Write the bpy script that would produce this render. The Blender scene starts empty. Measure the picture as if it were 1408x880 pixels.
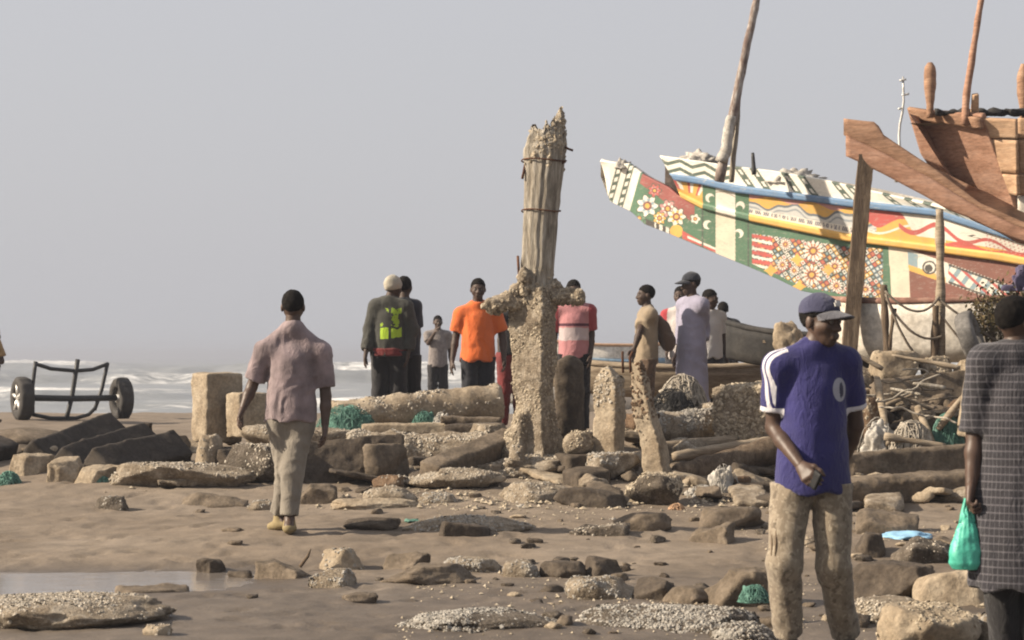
import bpy, math, random
import numpy as np
from mathutils import Vector, Matrix

random.seed(7)
rng = np.random.default_rng(7)
S = bpy.context.scene
COL = S.collection

# ------------------------------------------------------------------ camera
EYE, FPX, HOR = 1.40, 2860.0, 490.0          # eye height, focal length and horizon row (photo pixels, 1408 wide)
cam = bpy.data.cameras.new('camera')
cam.sensor_width = 36.0
cam.lens = FPX / 1408 * 36
cam.shift_y = (HOR - 440) / 1408
cam.clip_end = 20000
cam.dof.use_dof = True
cam.dof.focus_distance = 15.5
cam.dof.aperture_fstop = 6.3
camo = bpy.data.objects.new('camera', cam)
camo.location = (0, 0, EYE)
camo.rotation_euler = (math.radians(90), 0, 0)
COL.objects.link(camo)
S.camera = camo

# ------------------------------------------------------------------ sky, sun, exposure
SUN_AZ, SUN_EL = math.radians(-97), math.radians(30)      # azimuth from +Y towards +X: low on the left
sd = Vector((math.sin(SUN_AZ) * math.cos(SUN_EL), math.cos(SUN_AZ) * math.cos(SUN_EL), math.sin(SUN_EL)))
W = bpy.data.worlds.new('World')
S.world = W
W.use_nodes = True
nt = W.node_tree
nt.nodes.clear()
sky = nt.nodes.new('ShaderNodeTexSky')
sky.sky_type = 'NISHITA'
sky.sun_disc = False
sky.sun_elevation = SUN_EL
sky.sun_rotation = SUN_AZ
sky.dust_density = 7.0
sky.air_density = 1.0
mixs = nt.nodes.new('ShaderNodeMix')
mixs.data_type = 'RGBA'
mixs.inputs['Factor'].default_value = 0.86               # an even veil of dust over the whole sky
mixs.inputs['B'].default_value = (3.08, 3.06, 3.20, 1)
bg = nt.nodes.new('ShaderNodeBackground')
bg.inputs['Strength'].default_value = 0.10
wo = nt.nodes.new('ShaderNodeOutputWorld')
nt.links.new(sky.outputs['Color'], mixs.inputs['A'])
nt.links.new(mixs.outputs['Result'], bg.inputs['Color'])
nt.links.new(bg.outputs['Background'], wo.inputs['Surface'])

sl = bpy.data.lights.new('sun', 'SUN')
sl.energy = 5.0
sl.angle = math.radians(1.2)
sl.color = (1.0, 0.86, 0.68)
so = bpy.data.objects.new('sun', sl)
so.rotation_euler = sd.to_track_quat('Z', 'Y').to_euler()
COL.objects.link(so)

S.view_settings.view_transform = 'Standard'
S.view_settings.look = 'None'
S.view_settings.exposure = 1.0
S.view_settings.gamma = 1.0
S.render.engine = 'CYCLES'
S.cycles.use_denoising = True
S.cycles.max_bounces = 6
S.cycles.filter_width = 2.0

# ------------------------------------------------------------------ numeric helpers
_T = rng.random((32, 32, 32)).astype(np.float32) * 2 - 1

def vnoise(p):
    p = np.asarray(p, np.float32)
    i = np.floor(p).astype(np.int32)
    f = p - i
    f = f * f * (3 - 2 * f)
    i0 = i & 31
    i1 = (i + 1) & 31
    x0, y0, z0 = i0[..., 0], i0[..., 1], i0[..., 2]
    x1, y1, z1 = i1[..., 0], i1[..., 1], i1[..., 2]
    fx, fy, fz = f[..., 0], f[..., 1], f[..., 2]
    a = _T[x0, y0, z0] * (1 - fx) + _T[x1, y0, z0] * fx
    b = _T[x0, y1, z0] * (1 - fx) + _T[x1, y1, z0] * fx
    c = _T[x0, y0, z1] * (1 - fx) + _T[x1, y0, z1] * fx
    d = _T[x0, y1, z1] * (1 - fx) + _T[x1, y1, z1] * fx
    return (a * (1 - fy) + b * fy) * (1 - fz) + (c * (1 - fy) + d * fy) * fz

def fbm(p, o=3, gain=0.5):
    p = np.asarray(p, np.float32)
    s, a = 0.0, 1.0
    for k in range(o):
        s = s + a * vnoise(p * (2.03 ** k) + 7.3 * k)
        a *= gain
    return s

def n2(x, y, sc, off=0.0, o=3):
    x = np.asarray(x, np.float32); y = np.asarray(y, np.float32)
    return fbm(np.stack(np.broadcast_arrays(x * sc + off, y * sc - off, np.float32(off * 1.7)), -1), o)

def sstep(a, b, x):
    t = np.clip((x - a) / (b - a), 0, 1)
    return t * t * (3 - 2 * t)

def rot(rx=0, ry=0, rz=0):
    return np.array(Matrix.Rotation(rz, 3, 'Z') @ Matrix.Rotation(ry, 3, 'Y') @ Matrix.Rotation(rx, 3, 'X'), np.float32)

R = math.radians

def P(px, py, D):                              # photo pixel + distance -> world point
    return np.array(((px - 704) / FPX * D, D, EYE - (py - HOR) / FPX * D), np.float32)

# ------------------------------------------------------------------ terrain height
_PY = [-50, 0, 13.6, 15.3, 17.5, 19.0, 20.2, 22, 30, 36, 40, 50, 80, 400]
_PZ = [0, 0, 0.0, 0.09, 0.19, 0.34, 0.45, 0.5, 0.5, 0.42, 0.05, -1.2, -2.0, -8]
_PZR = [0, 0, 0.0, 0.09, 0.19, 0.34, 0.45, 0.5, 0.5, 0.5, 0.5, 0.5, 0.3, -8]
MOUNDS = [(-0.6, 21.0, 1.2, 0.9, .20), (1.4, 20.6, 0.9, 1.1, .22), (4.1, 21.2, 1.3, 1.5, .50), (2.5, 21.4, .8, 1.1, .28),
          (5.8, 21.5, 1.5, 1.8, .45), (3.9, 19.9, .75, .55, .20)]

def ground(x, y, fine=True):
    x = np.asarray(x, np.float32); y = np.asarray(y, np.float32)
    z = np.interp(y, _PY, _PZ)
    zr = np.interp(y, _PY, _PZR)
    m = sstep(.2, 3.2, x - (y - 30) * 0.01)
    z = z * (1 - m) + zr * m
    for (a, b, sa, sb, h) in MOUNDS:
        z = z + h * np.exp(-((x - a) / sa) ** 2 - ((y - b) / sb) ** 2)
    w = sstep(6, 10, y) * (1 - sstep(60, 90, y))
    z = z + w * 0.030 * n2(x, y, 0.6, 3.1, 2)
    # shallow pool
    pm = np.exp(-(np.maximum(0, np.abs(x + 4.1) - 1.9) / 0.6) ** 2 - ((y - 13.05) / 0.75) ** 2)
    z = z * (1 - .7 * pm) - 0.075 * pm
    if fine:
        z = z + w * (1 - .75 * pm) * (0.009 * n2(x, y, 2.6, 9.2, 3) + 0.005 * n2(x, y, 11, 1.2, 2))
    return z

def hit(px, py):                               # where the pixel's ray meets the sand
    D = np.linspace(8, 60, 5201)
    p = EYE - (py - HOR) / FPX * D
    g = ground((px - 704) / FPX * D, D, False)
    k = np.argmax(p <= g)
    return P(px, py, D[k])

def gz(x, y):
    return float(ground(np.array([x]), np.array([y]))[0])

# ------------------------------------------------------------------ mesh helpers
def mesh_from(name, V, faces, smooth=True, mats=None):
    """V (n,3); faces: list of (m,k) int arrays, or (array, material index) pairs"""
    me = bpy.data.meshes.new(name)
    V = np.asarray(V, np.float32)
    fl, mi = [], []
    for f in faces:
        k = 0
        if isinstance(f, tuple):
            f, k = f
        f = np.asarray(f, np.int32)
        if len(f):
            fl.append(f); mi.append(k)
    me.vertices.add(len(V))
    me.vertices.foreach_set('co', V.ravel())
    nl = sum(f.size for f in fl)
    me.loops.add(nl)
    me.loops.foreach_set('vertex_index', np.concatenate([f.ravel() for f in fl]))
    tot = np.concatenate([np.full(len(f), f.shape[1], np.int32) for f in fl])
    me.polygons.add(len(tot))
    me.polygons.foreach_set('loop_start', np.concatenate([[0], np.cumsum(tot)[:-1]]).astype(np.int32))
    me.polygons.foreach_set('loop_total', tot)
    me.polygons.foreach_set('material_index', np.concatenate([np.full(len(f), k, np.int32) for f, k in zip(fl, mi)]))
    me.polygons.foreach_set('use_smooth', np.full(len(tot), smooth, bool))
    me.update(calc_edges=True)
    me.validate()
    for m in (mats or []):
        me.materials.append(m)
    return me

def obj(name, V, faces, mat, parent=None, smooth=True, loc=None, rotz=0):
    mats = mat if isinstance(mat, (list, tuple)) else [mat]
    o = bpy.data.objects.new(name, mesh_from(name, V, faces, smooth, mats))
    COL.objects.link(o)
    if parent is not None:
        o.parent = parent
    if loc is not None:
        o.location = [float(v) for v in loc]
    if rotz:
        o.rotation_euler = (0, 0, rotz)
    return o

def tag(o, label, cat=None, group=None, kind=None):
    if label: o['label'] = label
    if cat: o['category'] = cat
    if group: o['group'] = group
    if kind or (cat and label): o['kind'] = kind or 'thing'
    return o

def empty(name, loc, label, cat, group=None, rotz=0):
    o = bpy.data.objects.new(name, None)
    COL.objects.link(o)
    o.empty_display_size = 0.2
    o.location = [float(v) for v in loc]
    o.rotation_euler = (0, 0, rotz)
    return tag(o, label, cat, group)

def join(*parts):
    """join (V, [faces]) pairs"""
    Vs, Fs, n = [], [], 0
    for V, F in parts:
        Vs.append(np.asarray(V, np.float32))
        for f in F:
            if isinstance(f, tuple):
                Fs.append((np.asarray(f[0]) + n, f[1]))
            else:
                Fs.append(np.asarray(f) + n)
        n += len(V)
    return np.concatenate(Vs), Fs

def grid_faces(nu, nv, closed_u=False):
    i = np.arange(nu if closed_u else nu - 1)
    j = np.arange(nv - 1)
    I, Jj = np.meshgrid(i, j, indexing='ij')
    I2 = (I + 1) % nu
    return np.stack([I * nv + Jj, I2 * nv + Jj, I2 * nv + Jj + 1, I * nv + Jj + 1], -1).reshape(-1, 4)

def tube(pts, rad, seg=8, noise=0.0, nsc=6.0, caps=True, seed=0.0, sub=1, squash=None):
    pts = np.asarray(pts, np.float32)
    rad = np.broadcast_to(np.asarray(rad, np.float32), (len(pts),)) if np.ndim(rad) <= 1 else rad
    if sub > 1:
        t = np.linspace(0, len(pts) - 1, (len(pts) - 1) * sub + 1)
        k = np.arange(len(pts))
        pts = np.stack([np.interp(t, k, pts[:, c]) for c in range(3)], -1)
        rad = np.interp(t, k, rad)
    n = len(pts)
    tg = np.gradient(pts, axis=0)
    tg /= np.linalg.norm(tg, axis=1, keepdims=True) + 1e-9
    up = np.array((0, 0, 1.0)) if abs(tg[:, 2]).mean() < 0.8 else np.array((0, 1.0, 0))
    a = np.cross(tg, up); a /= np.linalg.norm(a, axis=1, keepdims=True) + 1e-9
    b = np.cross(tg, a)
    th = np.linspace(0, 2 * math.pi, seg, endpoint=False)
    sa, sb = (1, 1) if squash is None else squash
    ring = a[:, None, :] * np.cos(th)[None, :, None] * sa + b[:, None, :] * np.sin(th)[None, :, None] * sb
    V = pts[:, None, :] + ring * np.asarray(rad)[:, None, None]
    if noise:
        V = V + ring * (noise * fbm(V * nsc + seed, 3))[..., None]
    V = V.reshape(-1, 3)
    F = []
    i = np.arange(n - 1)[:, None]; j = np.arange(seg)[None, :]
    j2 = (j + 1) % seg
    F.append(np.stack([i * seg + j + 0 * j2, i * seg + j2, (i + 1) * seg + j2, (i + 1) * seg + j], -1).reshape(-1, 4))
    if caps:
        V = np.concatenate([V, pts[:1], pts[-1:]])
        c0, c1 = len(V) - 2, len(V) - 1
        jj = np.arange(seg); jj2 = (jj + 1) % seg
        F.append(np.stack([np.full(seg, c0), jj2, jj], -1))
        F.append(np.stack([np.full(seg, c1), (n - 1) * seg + jj, (n - 1) * seg + jj2], -1))
    return V, F

def boxm(size, center=(0, 0, 0), Rm=None):
    s = np.array(size, np.float32) / 2
    V = np.array([[x, y, z] for x in (-1, 1) for y in (-1, 1) for z in (-1, 1)], np.float32) * s
    if Rm is not None:
        V = V @ np.asarray(Rm).T
    V = V + np.array(center, np.float32)
    F = np.array([[0, 1, 3, 2], [4, 6, 7, 5], [0, 4, 5, 1], [2, 3, 7, 6], [0, 2, 6, 4], [1, 5, 7, 3]])
    return V, [F]

# ---- signed-distance modelling with surface nets
def nets(fn, lo, hi, h):
    lo = np.array(lo, np.float32); hi = np.array(hi, np.float32)
    n = np.maximum(4, np.ceil((hi - lo) / h).astype(int) + 1)
    ax = [lo[k] + h * np.arange(n[k], dtype=np.float32) for k in range(3)]
    G = np.stack(np.meshgrid(*ax, indexing='ij'), -1)
    d = fn(G.reshape(-1, 3)).reshape(n).astype(np.float32)
    d[0], d[-1], d[:, 0], d[:, -1], d[:, :, 0], d[:, :, -1] = (np.maximum(v, 1e-3) for v in (d[0], d[-1], d[:, 0], d[:, -1], d[:, :, 0], d[:, :, -1]))
    s = d < 0
    def c(a, i, j, k):
        return a[i:a.shape[0] - 1 + i, j:a.shape[1] - 1 + j, k:a.shape[2] - 1 + k]
    cnt = sum(c(s, i, j, k).astype(np.int8) for i in (0, 1) for j in (0, 1) for k in (0, 1))
    act = (cnt > 0) & (cnt < 8)
    ids = np.argwhere(act)
    idx = np.full(act.shape, -1, np.int32)
    idx[act] = np.arange(len(ids))
    acc = np.zeros((len(ids), 3), np.float32); num = np.zeros(len(ids), np.float32)
    I, J, K = ids.T
    cr = [(i, j, k) for i in (0, 1) for j in (0, 1) for k in (0, 1)]
    for a in cr:
        for b in cr:
            df = np.array(b) - np.array(a)
            if df.sum() == 1 and (df >= 0).all():
                da = d[I + a[0], J + a[1], K + a[2]]; db = d[I + b[0], J + b[1], K + b[2]]
                m = (da < 0) != (db < 0)
                t = np.where(m, da / np.where(m, da - db, 1), 0)
                acc += np.where(m[:, None], np.array(a, np.float32) + t[:, None] * df.astype(np.float32), 0)
                num += m
    V = lo + h * (ids + acc / np.maximum(num, 1)[:, None])
    F = []
    for axis in range(3):
        o1, o2 = (axis + 1) % 3, (axis + 2) % 3
        sl0 = [slice(None)] * 3; sl1 = [slice(None)] * 3
        sl0[axis] = slice(0, -1); sl1[axis] = slice(1, None)
        sl0[o1] = sl1[o1] = slice(1, -1); sl0[o2] = sl1[o2] = slice(1, -1)
        A, B = s[tuple(sl0)], s[tuple(sl1)]
        e = np.argwhere(A != B)
        if not len(e):
            continue
        fl = A[tuple(e.T)]
        base = e.copy(); base[:, o1] += 1; base[:, o2] += 1
        def cell(d1, d2):
            q = base.copy(); q[:, o1] -= d1; q[:, o2] -= d2
            return idx[tuple(q.T)]
        q = np.stack([cell(1, 1), cell(0, 1), cell(0, 0), cell(1, 0)], -1)
        q[~fl] = q[~fl][:, ::-1]
        F.append(q)
    return V, [np.concatenate(F)]

def smin(a, b, k):
    h = np.clip(0.5 + 0.5 * (b - a) / k, 0, 1)
    return b + (a - b) * h - k * h * (1 - h)

def smax(a, b, k):
    return -smin(-a, -b, k)

def rc(p, a, b, ra, rb, flat=None, cap=False, cap0=False):
    a = np.array(a, np.float32); b = np.array(b, np.float32)
    ba = b - a
    L2 = float(ba @ ba) + 1e-9
    pa = p - a
    t = pa @ ba / L2
    h = np.clip(t, 0, 1)
    q = pa - h[:, None] * ba
    if flat is not None:
        axv, f = np.array(flat[0], np.float32), flat[1]
        q = q + (f - 1) * (q @ axv)[:, None] * axv
    d = np.sqrt((q * q).sum(1)) - (ra + (rb - ra) * h)
    L = math.sqrt(L2)
    if cap:
        d = np.maximum(d, (t - 1) * L)
    if cap0:
        d = np.maximum(d, -t * L)
    return d

def ell(p, c, r):
    q = (p - np.array(c, np.float32)) / np.array(r, np.float32)
    return (np.sqrt((q * q).sum(1)) - 1) * min(r)

def sbox(p, half, rnd):
    q = np.abs(p) - (np.array(half, np.float32) - rnd)
    return np.sqrt((np.maximum(q, 0) ** 2).sum(1)) + np.minimum(q.max(1), 0) - rnd

# ---- shells grown on a surface (barnacles / oysters)
def shells(V, F, n, size, seed=0, up_only=False, hgt=0.5, keep=None):
    r = np.random.default_rng(seed)
    tri = []
    for f in F:
        f = f[0] if isinstance(f, tuple) else f
        tri.append(f[:, :3])
        if f.shape[1] == 4:
            tri.append(f[:, [0, 2, 3]])
    tri = np.concatenate(tri)
    a, b, c = V[tri[:, 0]], V[tri[:, 1]], V[tri[:, 2]]
    nn = np.cross(b - a, c - a)
    ar = np.linalg.norm(nn, axis=1) + 1e-12
    nn = nn / ar[:, None]
    w = ar.copy()
    cen = (a + b + c) / 3
    w *= np.clip(0.4 + 1.2 * vnoise(cen * 5 + seed), 0.02, 1.5)
    if up_only:
        w *= np.clip(nn[:, 2] + 0.35, 0, 1)
    if keep is not None:
        w *= keep(cen, nn)
    k = r.choice(len(tri), n, p=w / w.sum())
    u, v = r.random(n), r.random(n)
    fl = u + v > 1
    u[fl], v[fl] = 1 - u[fl], 1 - v[fl]
    p = a[k] + (b[k] - a[k]) * u[:, None] + (c[k] - a[k]) * v[:, None]
    N = nn[k] + r.normal(0, 0.38, (n, 3))
    N /= np.linalg.norm(N, axis=1, keepdims=True)
    t = np.cross(N, r.normal(0, 1, (n, 3)))
    t /= np.linalg.norm(t, axis=1, keepdims=True) + 1e-9
    bt = np.cross(N, t)
    s = size * (0.5 + r.random(n) ** 2 * 1.0)
    el = 0.6 + 0.5 * r.random(n)
    th = np.linspace(0, 2 * math.pi, 6, endpoint=False)
    ring = p[:, None] + (t[:, None] * np.cos(th)[None, :, None] + bt[:, None] * (np.sin(th)[None, :] * el[:, None])[..., None]) * s[:, None, None] * (0.85 + 0.3 * r.random((n, 6)))[..., None] - N[:, None] * (s * 0.2)[:, None, None]
    top = p + N * (s * hgt * (0.6 + 0.8 * r.random(n)))[:, None] + t * (s * 0.25)[:, None]
    Vn = np.concatenate([ring, top[:, None]], 1).reshape(-1, 3)
    base = (np.arange(n) * 7)[:, None]
    j = np.arange(6)
    T = np.stack([base + j, base + (j + 1) % 6, base + 6 + 0 * j], -1).reshape(-1, 3)
    return Vn, [T]

# ------------------------------------------------------------------ materials
def new_mat(name):
    m = bpy.data.materials.new(name)
    m.use_nodes = True
    t = m.node_tree
    b = t.nodes['Principled BSDF']
    return m, t, b

def N(t, typ, **kw):
    n = t.nodes.new(typ)
    for k, v in kw.items():
        if k in n.inputs.keys():
            n.inputs[k].default_value = v
        else:
            setattr(n, k, v)
    return n

def c4(c):
    return (c[0], c[1], c[2], 1)

def ramp(t, fac, stops, interp='LINEAR'):
    r = t.nodes.new('ShaderNodeValToRGB')
    r.color_ramp.interpolation = interp
    e = r.color_ramp.elements
    while len(e) < len(stops):
        e.new(0.5)
    for k, (p, c) in enumerate(stops):
        e[k].position = p
        e[k].color = c4(c) if np.ndim(c) else (c, c, c, 1)
    t.links.new(fac, r.inputs[0])
    return r.outputs[0]

def coords(t, kind='Object', scale=(1, 1, 1), off=(0, 0, 0)):
    tc = t.nodes.new('ShaderNodeTexCoord')
    mp = t.nodes.new('ShaderNodeMapping')
    mp.inputs['Scale'].default_value = scale
    mp.inputs['Location'].default_value = off
    t.links.new(tc.outputs[kind], mp.inputs[0])
    return mp.outputs[0]

def noise(t, vec, sc, det=4, rough=0.55, dist=0.0):
    n = N(t, 'ShaderNodeTexNoise', Scale=sc, Detail=det, Roughness=rough, Distortion=dist)
    t.links.new(vec, n.inputs['Vector'])
    return n.outputs['Fac']

def voro(t, vec, sc, feat='F1', out='Distance'):
    n = N(t, 'ShaderNodeTexVoronoi', Scale=sc)
    n.feature = feat
    t.links.new(vec, n.inputs['Vector'])
    return n.outputs[out]

def mixc(t, fac, a, b, mode='MIX'):
    n = t.nodes.new('ShaderNodeMix')
    n.data_type = 'RGBA'
    n.blend_type = mode
    for s, v in ((n.inputs['Factor'], fac), (n.inputs['A'], a), (n.inputs['B'], b)):
        if hasattr(v, 'links') or isinstance(v, bpy.types.NodeSocket):
            t.links.new(v, s)
        else:
            s.default_value = v if not np.ndim(v) else c4(v)
    return n.outputs['Result']

def math_(t, op, a, b=0.0, c=None, clamp=False):
    n = t.nodes.new('ShaderNodeMath')
    n.operation = op
    n.use_clamp = clamp
    for k, v in enumerate((a, b, c)):
        if v is None: continue
        if isinstance(v, bpy.types.NodeSocket):
            t.links.new(v, n.inputs[k])
        else:
            n.inputs[k].default_value = v
    return n.outputs[0]

def bump(t, b, h, strength=0.4, dist=0.02, prev=None):
    n = N(t, 'ShaderNodeBump', Strength=strength, Distance=dist)
    t.links.new(h, n.inputs['Height'])
    if prev is not None:
        t.links.new(prev, n.inputs['Normal'])
    t.links.new(n.outputs[0], b.inputs['Normal'])
    return n.outputs[0]

def sep(t, v):
    n = t.nodes.new('ShaderNodeSeparateXYZ')
    t.links.new(v, n.inputs[0])
    return n.outputs

ALB = .70                                       # overall reflectance level for this exposure

def grain_mat(name, cols, sc=3.0, rough=0.9, bsc=30, bstr=0.5, bdist=0.01, stretch=(1, 1, 1), det=6, spec=0.25, kind='Object', fine=None):
    """mottled surface between two or three colours with fine relief"""
    m, t, b = new_mat(name)
    v = coords(t, kind, stretch)
    f = noise(t, v, sc, det, 0.62, 0.3)
    st = [(0.3 + 0.4 * k / (len(cols) - 1), c) for k, c in enumerate(cols)]
    col = ramp(t, f, st)
    f2 = noise(t, v, bsc, 5, 0.65)
    col = mixc(t, 0.55, col, ramp(t, f2, [(0.3, 0.35), (0.75, 1.45)]), 'MULTIPLY')
    if fine:
        f3 = ramp(t, voro(t, v, fine[0]), [(0.0, 1.0), (fine[1], 0.0)])
        col = mixc(t, f3, col, fine[2])
    col = mixc(t, 1.0, col, (ALB, ALB, ALB), 'MULTIPLY')
    t.links.new(col, b.inputs['Base Color'])
    b.inputs['Roughness'].default_value = rough
    b.inputs['Specular IOR Level'].default_value = spec
    bump(t, b, f2, bstr, bdist)
    return m

def cloth(name, col, var=0.25, rough=0.9, sc=5, extra=None, wr=.45):
    m, t, b = new_mat(name)
    v = coords(t)
    f = noise(t, v, sc, 4)
    lo = tuple(x * (1 - var) for x in col)
    hi = tuple(min(1, x * (1 + var)) for x in col)
    c = ramp(t, f, [(0.3, lo), (0.7, hi)])
    if extra:
        c = extra(t, v, c)
    c = mixc(t, 1.0, c, (ALB, ALB, ALB), 'MULTIPLY')
    t.links.new(c, b.inputs['Base Color'])
    b.inputs['Roughness'].default_value = rough
    b.inputs['Specular IOR Level'].default_value = 0.15
    b.inputs['Sheen Weight'].default_value = 0.15
    b.inputs['Sheen Roughness'].default_value = 0.6
    w = noise(t, coords(t, scale=(1, 1, .45)), 15, 5, .6, 1.6)
    w = math_(t, 'ABSOLUTE', math_(t, 'SUBTRACT', w, .5))
    pv = bump(t, b, w, wr, 0.05)
    bump(t, b, noise(t, v, 220, 2), .15, .003, pv)
    return m

def plain(name, col, rough=0.6, spec=0.3, metal=0.0):
    m, t, b = new_mat(name)
    v = coords(t)
    f = noise(t, v, 12, 5)
    c = ramp(t, f, [(0.3, tuple(x * .75 for x in col)), (0.7, tuple(min(1, x * 1.2) for x in col))])
    t.links.new(c, b.inputs['Base Color'])
    b.inputs['Roughness'].default_value = rough
    b.inputs['Specular IOR Level'].default_value = spec
    b.inputs['Metallic'].default_value = metal
    bump(t, b, f, 0.15, 0.01)
    return m

M = {}
M['concrete'] = grain_mat('weathered_concrete', [(.26, .20, .135), (.40, .325, .235), (.53, .45, .34)], 4, .92, 36, .7, .015)
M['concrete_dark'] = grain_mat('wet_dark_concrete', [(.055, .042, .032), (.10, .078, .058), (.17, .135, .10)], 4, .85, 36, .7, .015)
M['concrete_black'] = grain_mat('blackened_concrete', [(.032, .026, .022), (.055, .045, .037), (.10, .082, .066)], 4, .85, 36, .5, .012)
M['concrete_brown'] = grain_mat('brown_concrete', [(.105, .082, .058), (.175, .137, .10), (.28, .225, .168)], 4, .92, 34, .7, .015)
M['crust'] = grain_mat('shell_crust', [(.17, .13, .09), (.32, .26, .19), (.52, .45, .36)], 9, .9, 55, 1.0, .02, fine=(42, .28, (.50, .45, .37)))
M['crust_dark'] = grain_mat('dark_shell_crust', [(.06, .048, .036), (.13, .105, .08), (.25, .21, .17)], 9, .9, 55, 1.0, .02, fine=(46, .25, (.46, .42, .36)))
M['rust_crust'] = grain_mat('rusty_crust', [(.11, .065, .04), (.20, .13, .08), (.36, .28, .20)], 7, .92, 45, .9, .02)
M['shell'] = grain_mat('oyster_shell', [(.22, .18, .13), (.46, .40, .32), (.72, .67, .58)], 38, .75, 90, .3, .004, kind='Object')
M['shell_tan'] = grain_mat('tan_shell', [(.24, .185, .125), (.46, .385, .28), (.68, .60, .48)], 34, .8, 90, .3, .004)
M['shell_white'] = grain_mat('white_shell', [(.23, .205, .175), (.40, .37, .325), (.60, .57, .51)], 34, .75, 90, .3, .004)
M['timber_grey'] = grain_mat('grey_timber', [(.20, .165, .125), (.44, .39, .315), (.66, .61, .53)], 5, .9, 22, .9, .02, stretch=(5, 5, .6))
M['timber_brown'] = grain_mat('brown_timber', [(.08, .056, .038), (.16, .115, .078), (.26, .20, .14)], 5, .9, 22, .7, .015, stretch=(4, 4, .5))
M['rust'] = grain_mat('rusty_iron', [(.05, .022, .012), (.12, .05, .025), (.20, .09, .045)], 10, .85, 40, .5, .004)
M['hull_red'] = grain_mat('red_brown_hull', [(.32, .165, .105), (.46, .26, .175), (.56, .345, .25)], 3.2, .8, 16, .35, .01, stretch=(.8, 1, 3))
M['hull_orange'] = grain_mat('bare_orange_plank', [(.48, .29, .17), (.62, .40, .25), (.72, .50, .33)], 3.5, .8, 18, .3, .008, stretch=(.6, 1, 4))
M['hull_brown'] = grain_mat('brown_keel_timber', [(.26, .145, .09), (.40, .235, .15), (.52, .33, .22)], 3.5, .85, 16, .5, .012, stretch=(.8, 1, 4))
M['hull_white'] = grain_mat('chalky_white_paint', [(.62, .56, .47), (.88, .82, .72), (.98, .93, .85)], 3, .85, 18, .35, .008)
M['hull_tan'] = grain_mat('bleached_plank', [(.22, .165, .11), (.36, .29, .21), (.50, .42, .32)], 4, .88, 20, .5, .01, stretch=(.6, 1, 4))
M['hull_dark'] = grain_mat('dark_tarred_hull', [(.022, .022, .023), (.045, .043, .042), (.085, .078, .07)], 3, .8, 20, .4, .01)
M['trim_red'] = grain_mat('faded_red_trim', [(.20, .10, .075), (.32, .17, .13), (.42, .27, .21)], 5, .85, 24, .4, .006)
M['black_metal'] = plain('black_painted_steel', (.030, .030, .031), .55, .35)
M['rubber'] = plain('worn_rubber', (.045, .042, .040), .85, .2)
M['rubber_grey'] = grain_mat('sun_bleached_rubber', [(.10, .095, .09), (.19, .18, .17), (.28, .265, .25)], 6, .9, 30, .5, .01)
M['alloy'] = plain('dull_alloy', (.46, .45, .43), .45, .5, .5)
M['skin'] = plain('dark_skin', (.066, .040, .029), .5, .35)
M['skin_far'] = plain('dark_skin_matt', (.052, .033, .025), .6, .3)
M['hair'] = grain_mat('black_hair', [(.008, .007, .007), (.013, .011, .010), (.022, .019, .017)], 40, .9, 160, .8, .006, spec=.1)
M['eye'] = plain('eye', (.10, .085, .075), .4, .4)
M['white_cloth'] = cloth('white_cloth', (.60, .58, .55))
M['net_green'] = grain_mat('green_net', [(.07, .17, .135), (.13, .28, .225), (.24, .40, .34)], 8, .85, 40, .4, .01)
M['net_white'] = grain_mat('pale_net', [(.38, .35, .31), (.55, .52, .47), (.70, .67, .62)], 8, .9, 40, .4, .01)
M['rope'] = grain_mat('old_rope', [(.13, .105, .08), (.22, .18, .14), (.32, .27, .21)], 12, .92, 60, .5, .004)
M['rope_pale'] = grain_mat('pale_rope', [(.30, .26, .21), (.45, .40, .33), (.58, .53, .45)], 12, .92, 60, .5, .004)
M['leaf'] = grain_mat('dry_leaf', [(.05, .05, .022), (.13, .10, .045), (.24, .17, .075)], 9, .8, 30, .2, .004)
M['blue_sheet'] = plain('blue_sheet', (.20, .37, .52), .6, .3)
M['purple_cloth'] = cloth('purple_cloth', (.10, .085, .16))
M['phone'] = plain('black_plastic', (.010, .010, .011), .6, .15)

# green carrier bag: thin, lets light through
m, t, b = new_mat('green_plastic_film')
v = coords(t)
f = noise(t, v, 14, 4, .6, .6)
t.links.new(ramp(t, f, [(.3, (.035, .30, .22)), (.7, (.09, .50, .38))]), b.inputs['Base Color'])
b.inputs['Roughness'].default_value = .5
b.inputs['Subsurface Weight'].default_value = 0.0
b.inputs['Transmission Weight'].default_value = 0.12
bump(t, b, f, .5, .02)
M['bag'] = m

# ------------------------------------------------------------------ the sand
def axis_samples(dense0, dense1, step, far, grow=1.35):
    a = list(np.arange(dense0, dense1 + 1e-6, step))
    s, x = step, dense1
    while x < far[1]:
        s *= grow; x += s; a.append(x)
    s, x = step, dense0
    while x > far[0]:
        s *= grow; x -= s; a.insert(0, x)
    return np.array(a, np.float32)

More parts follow.
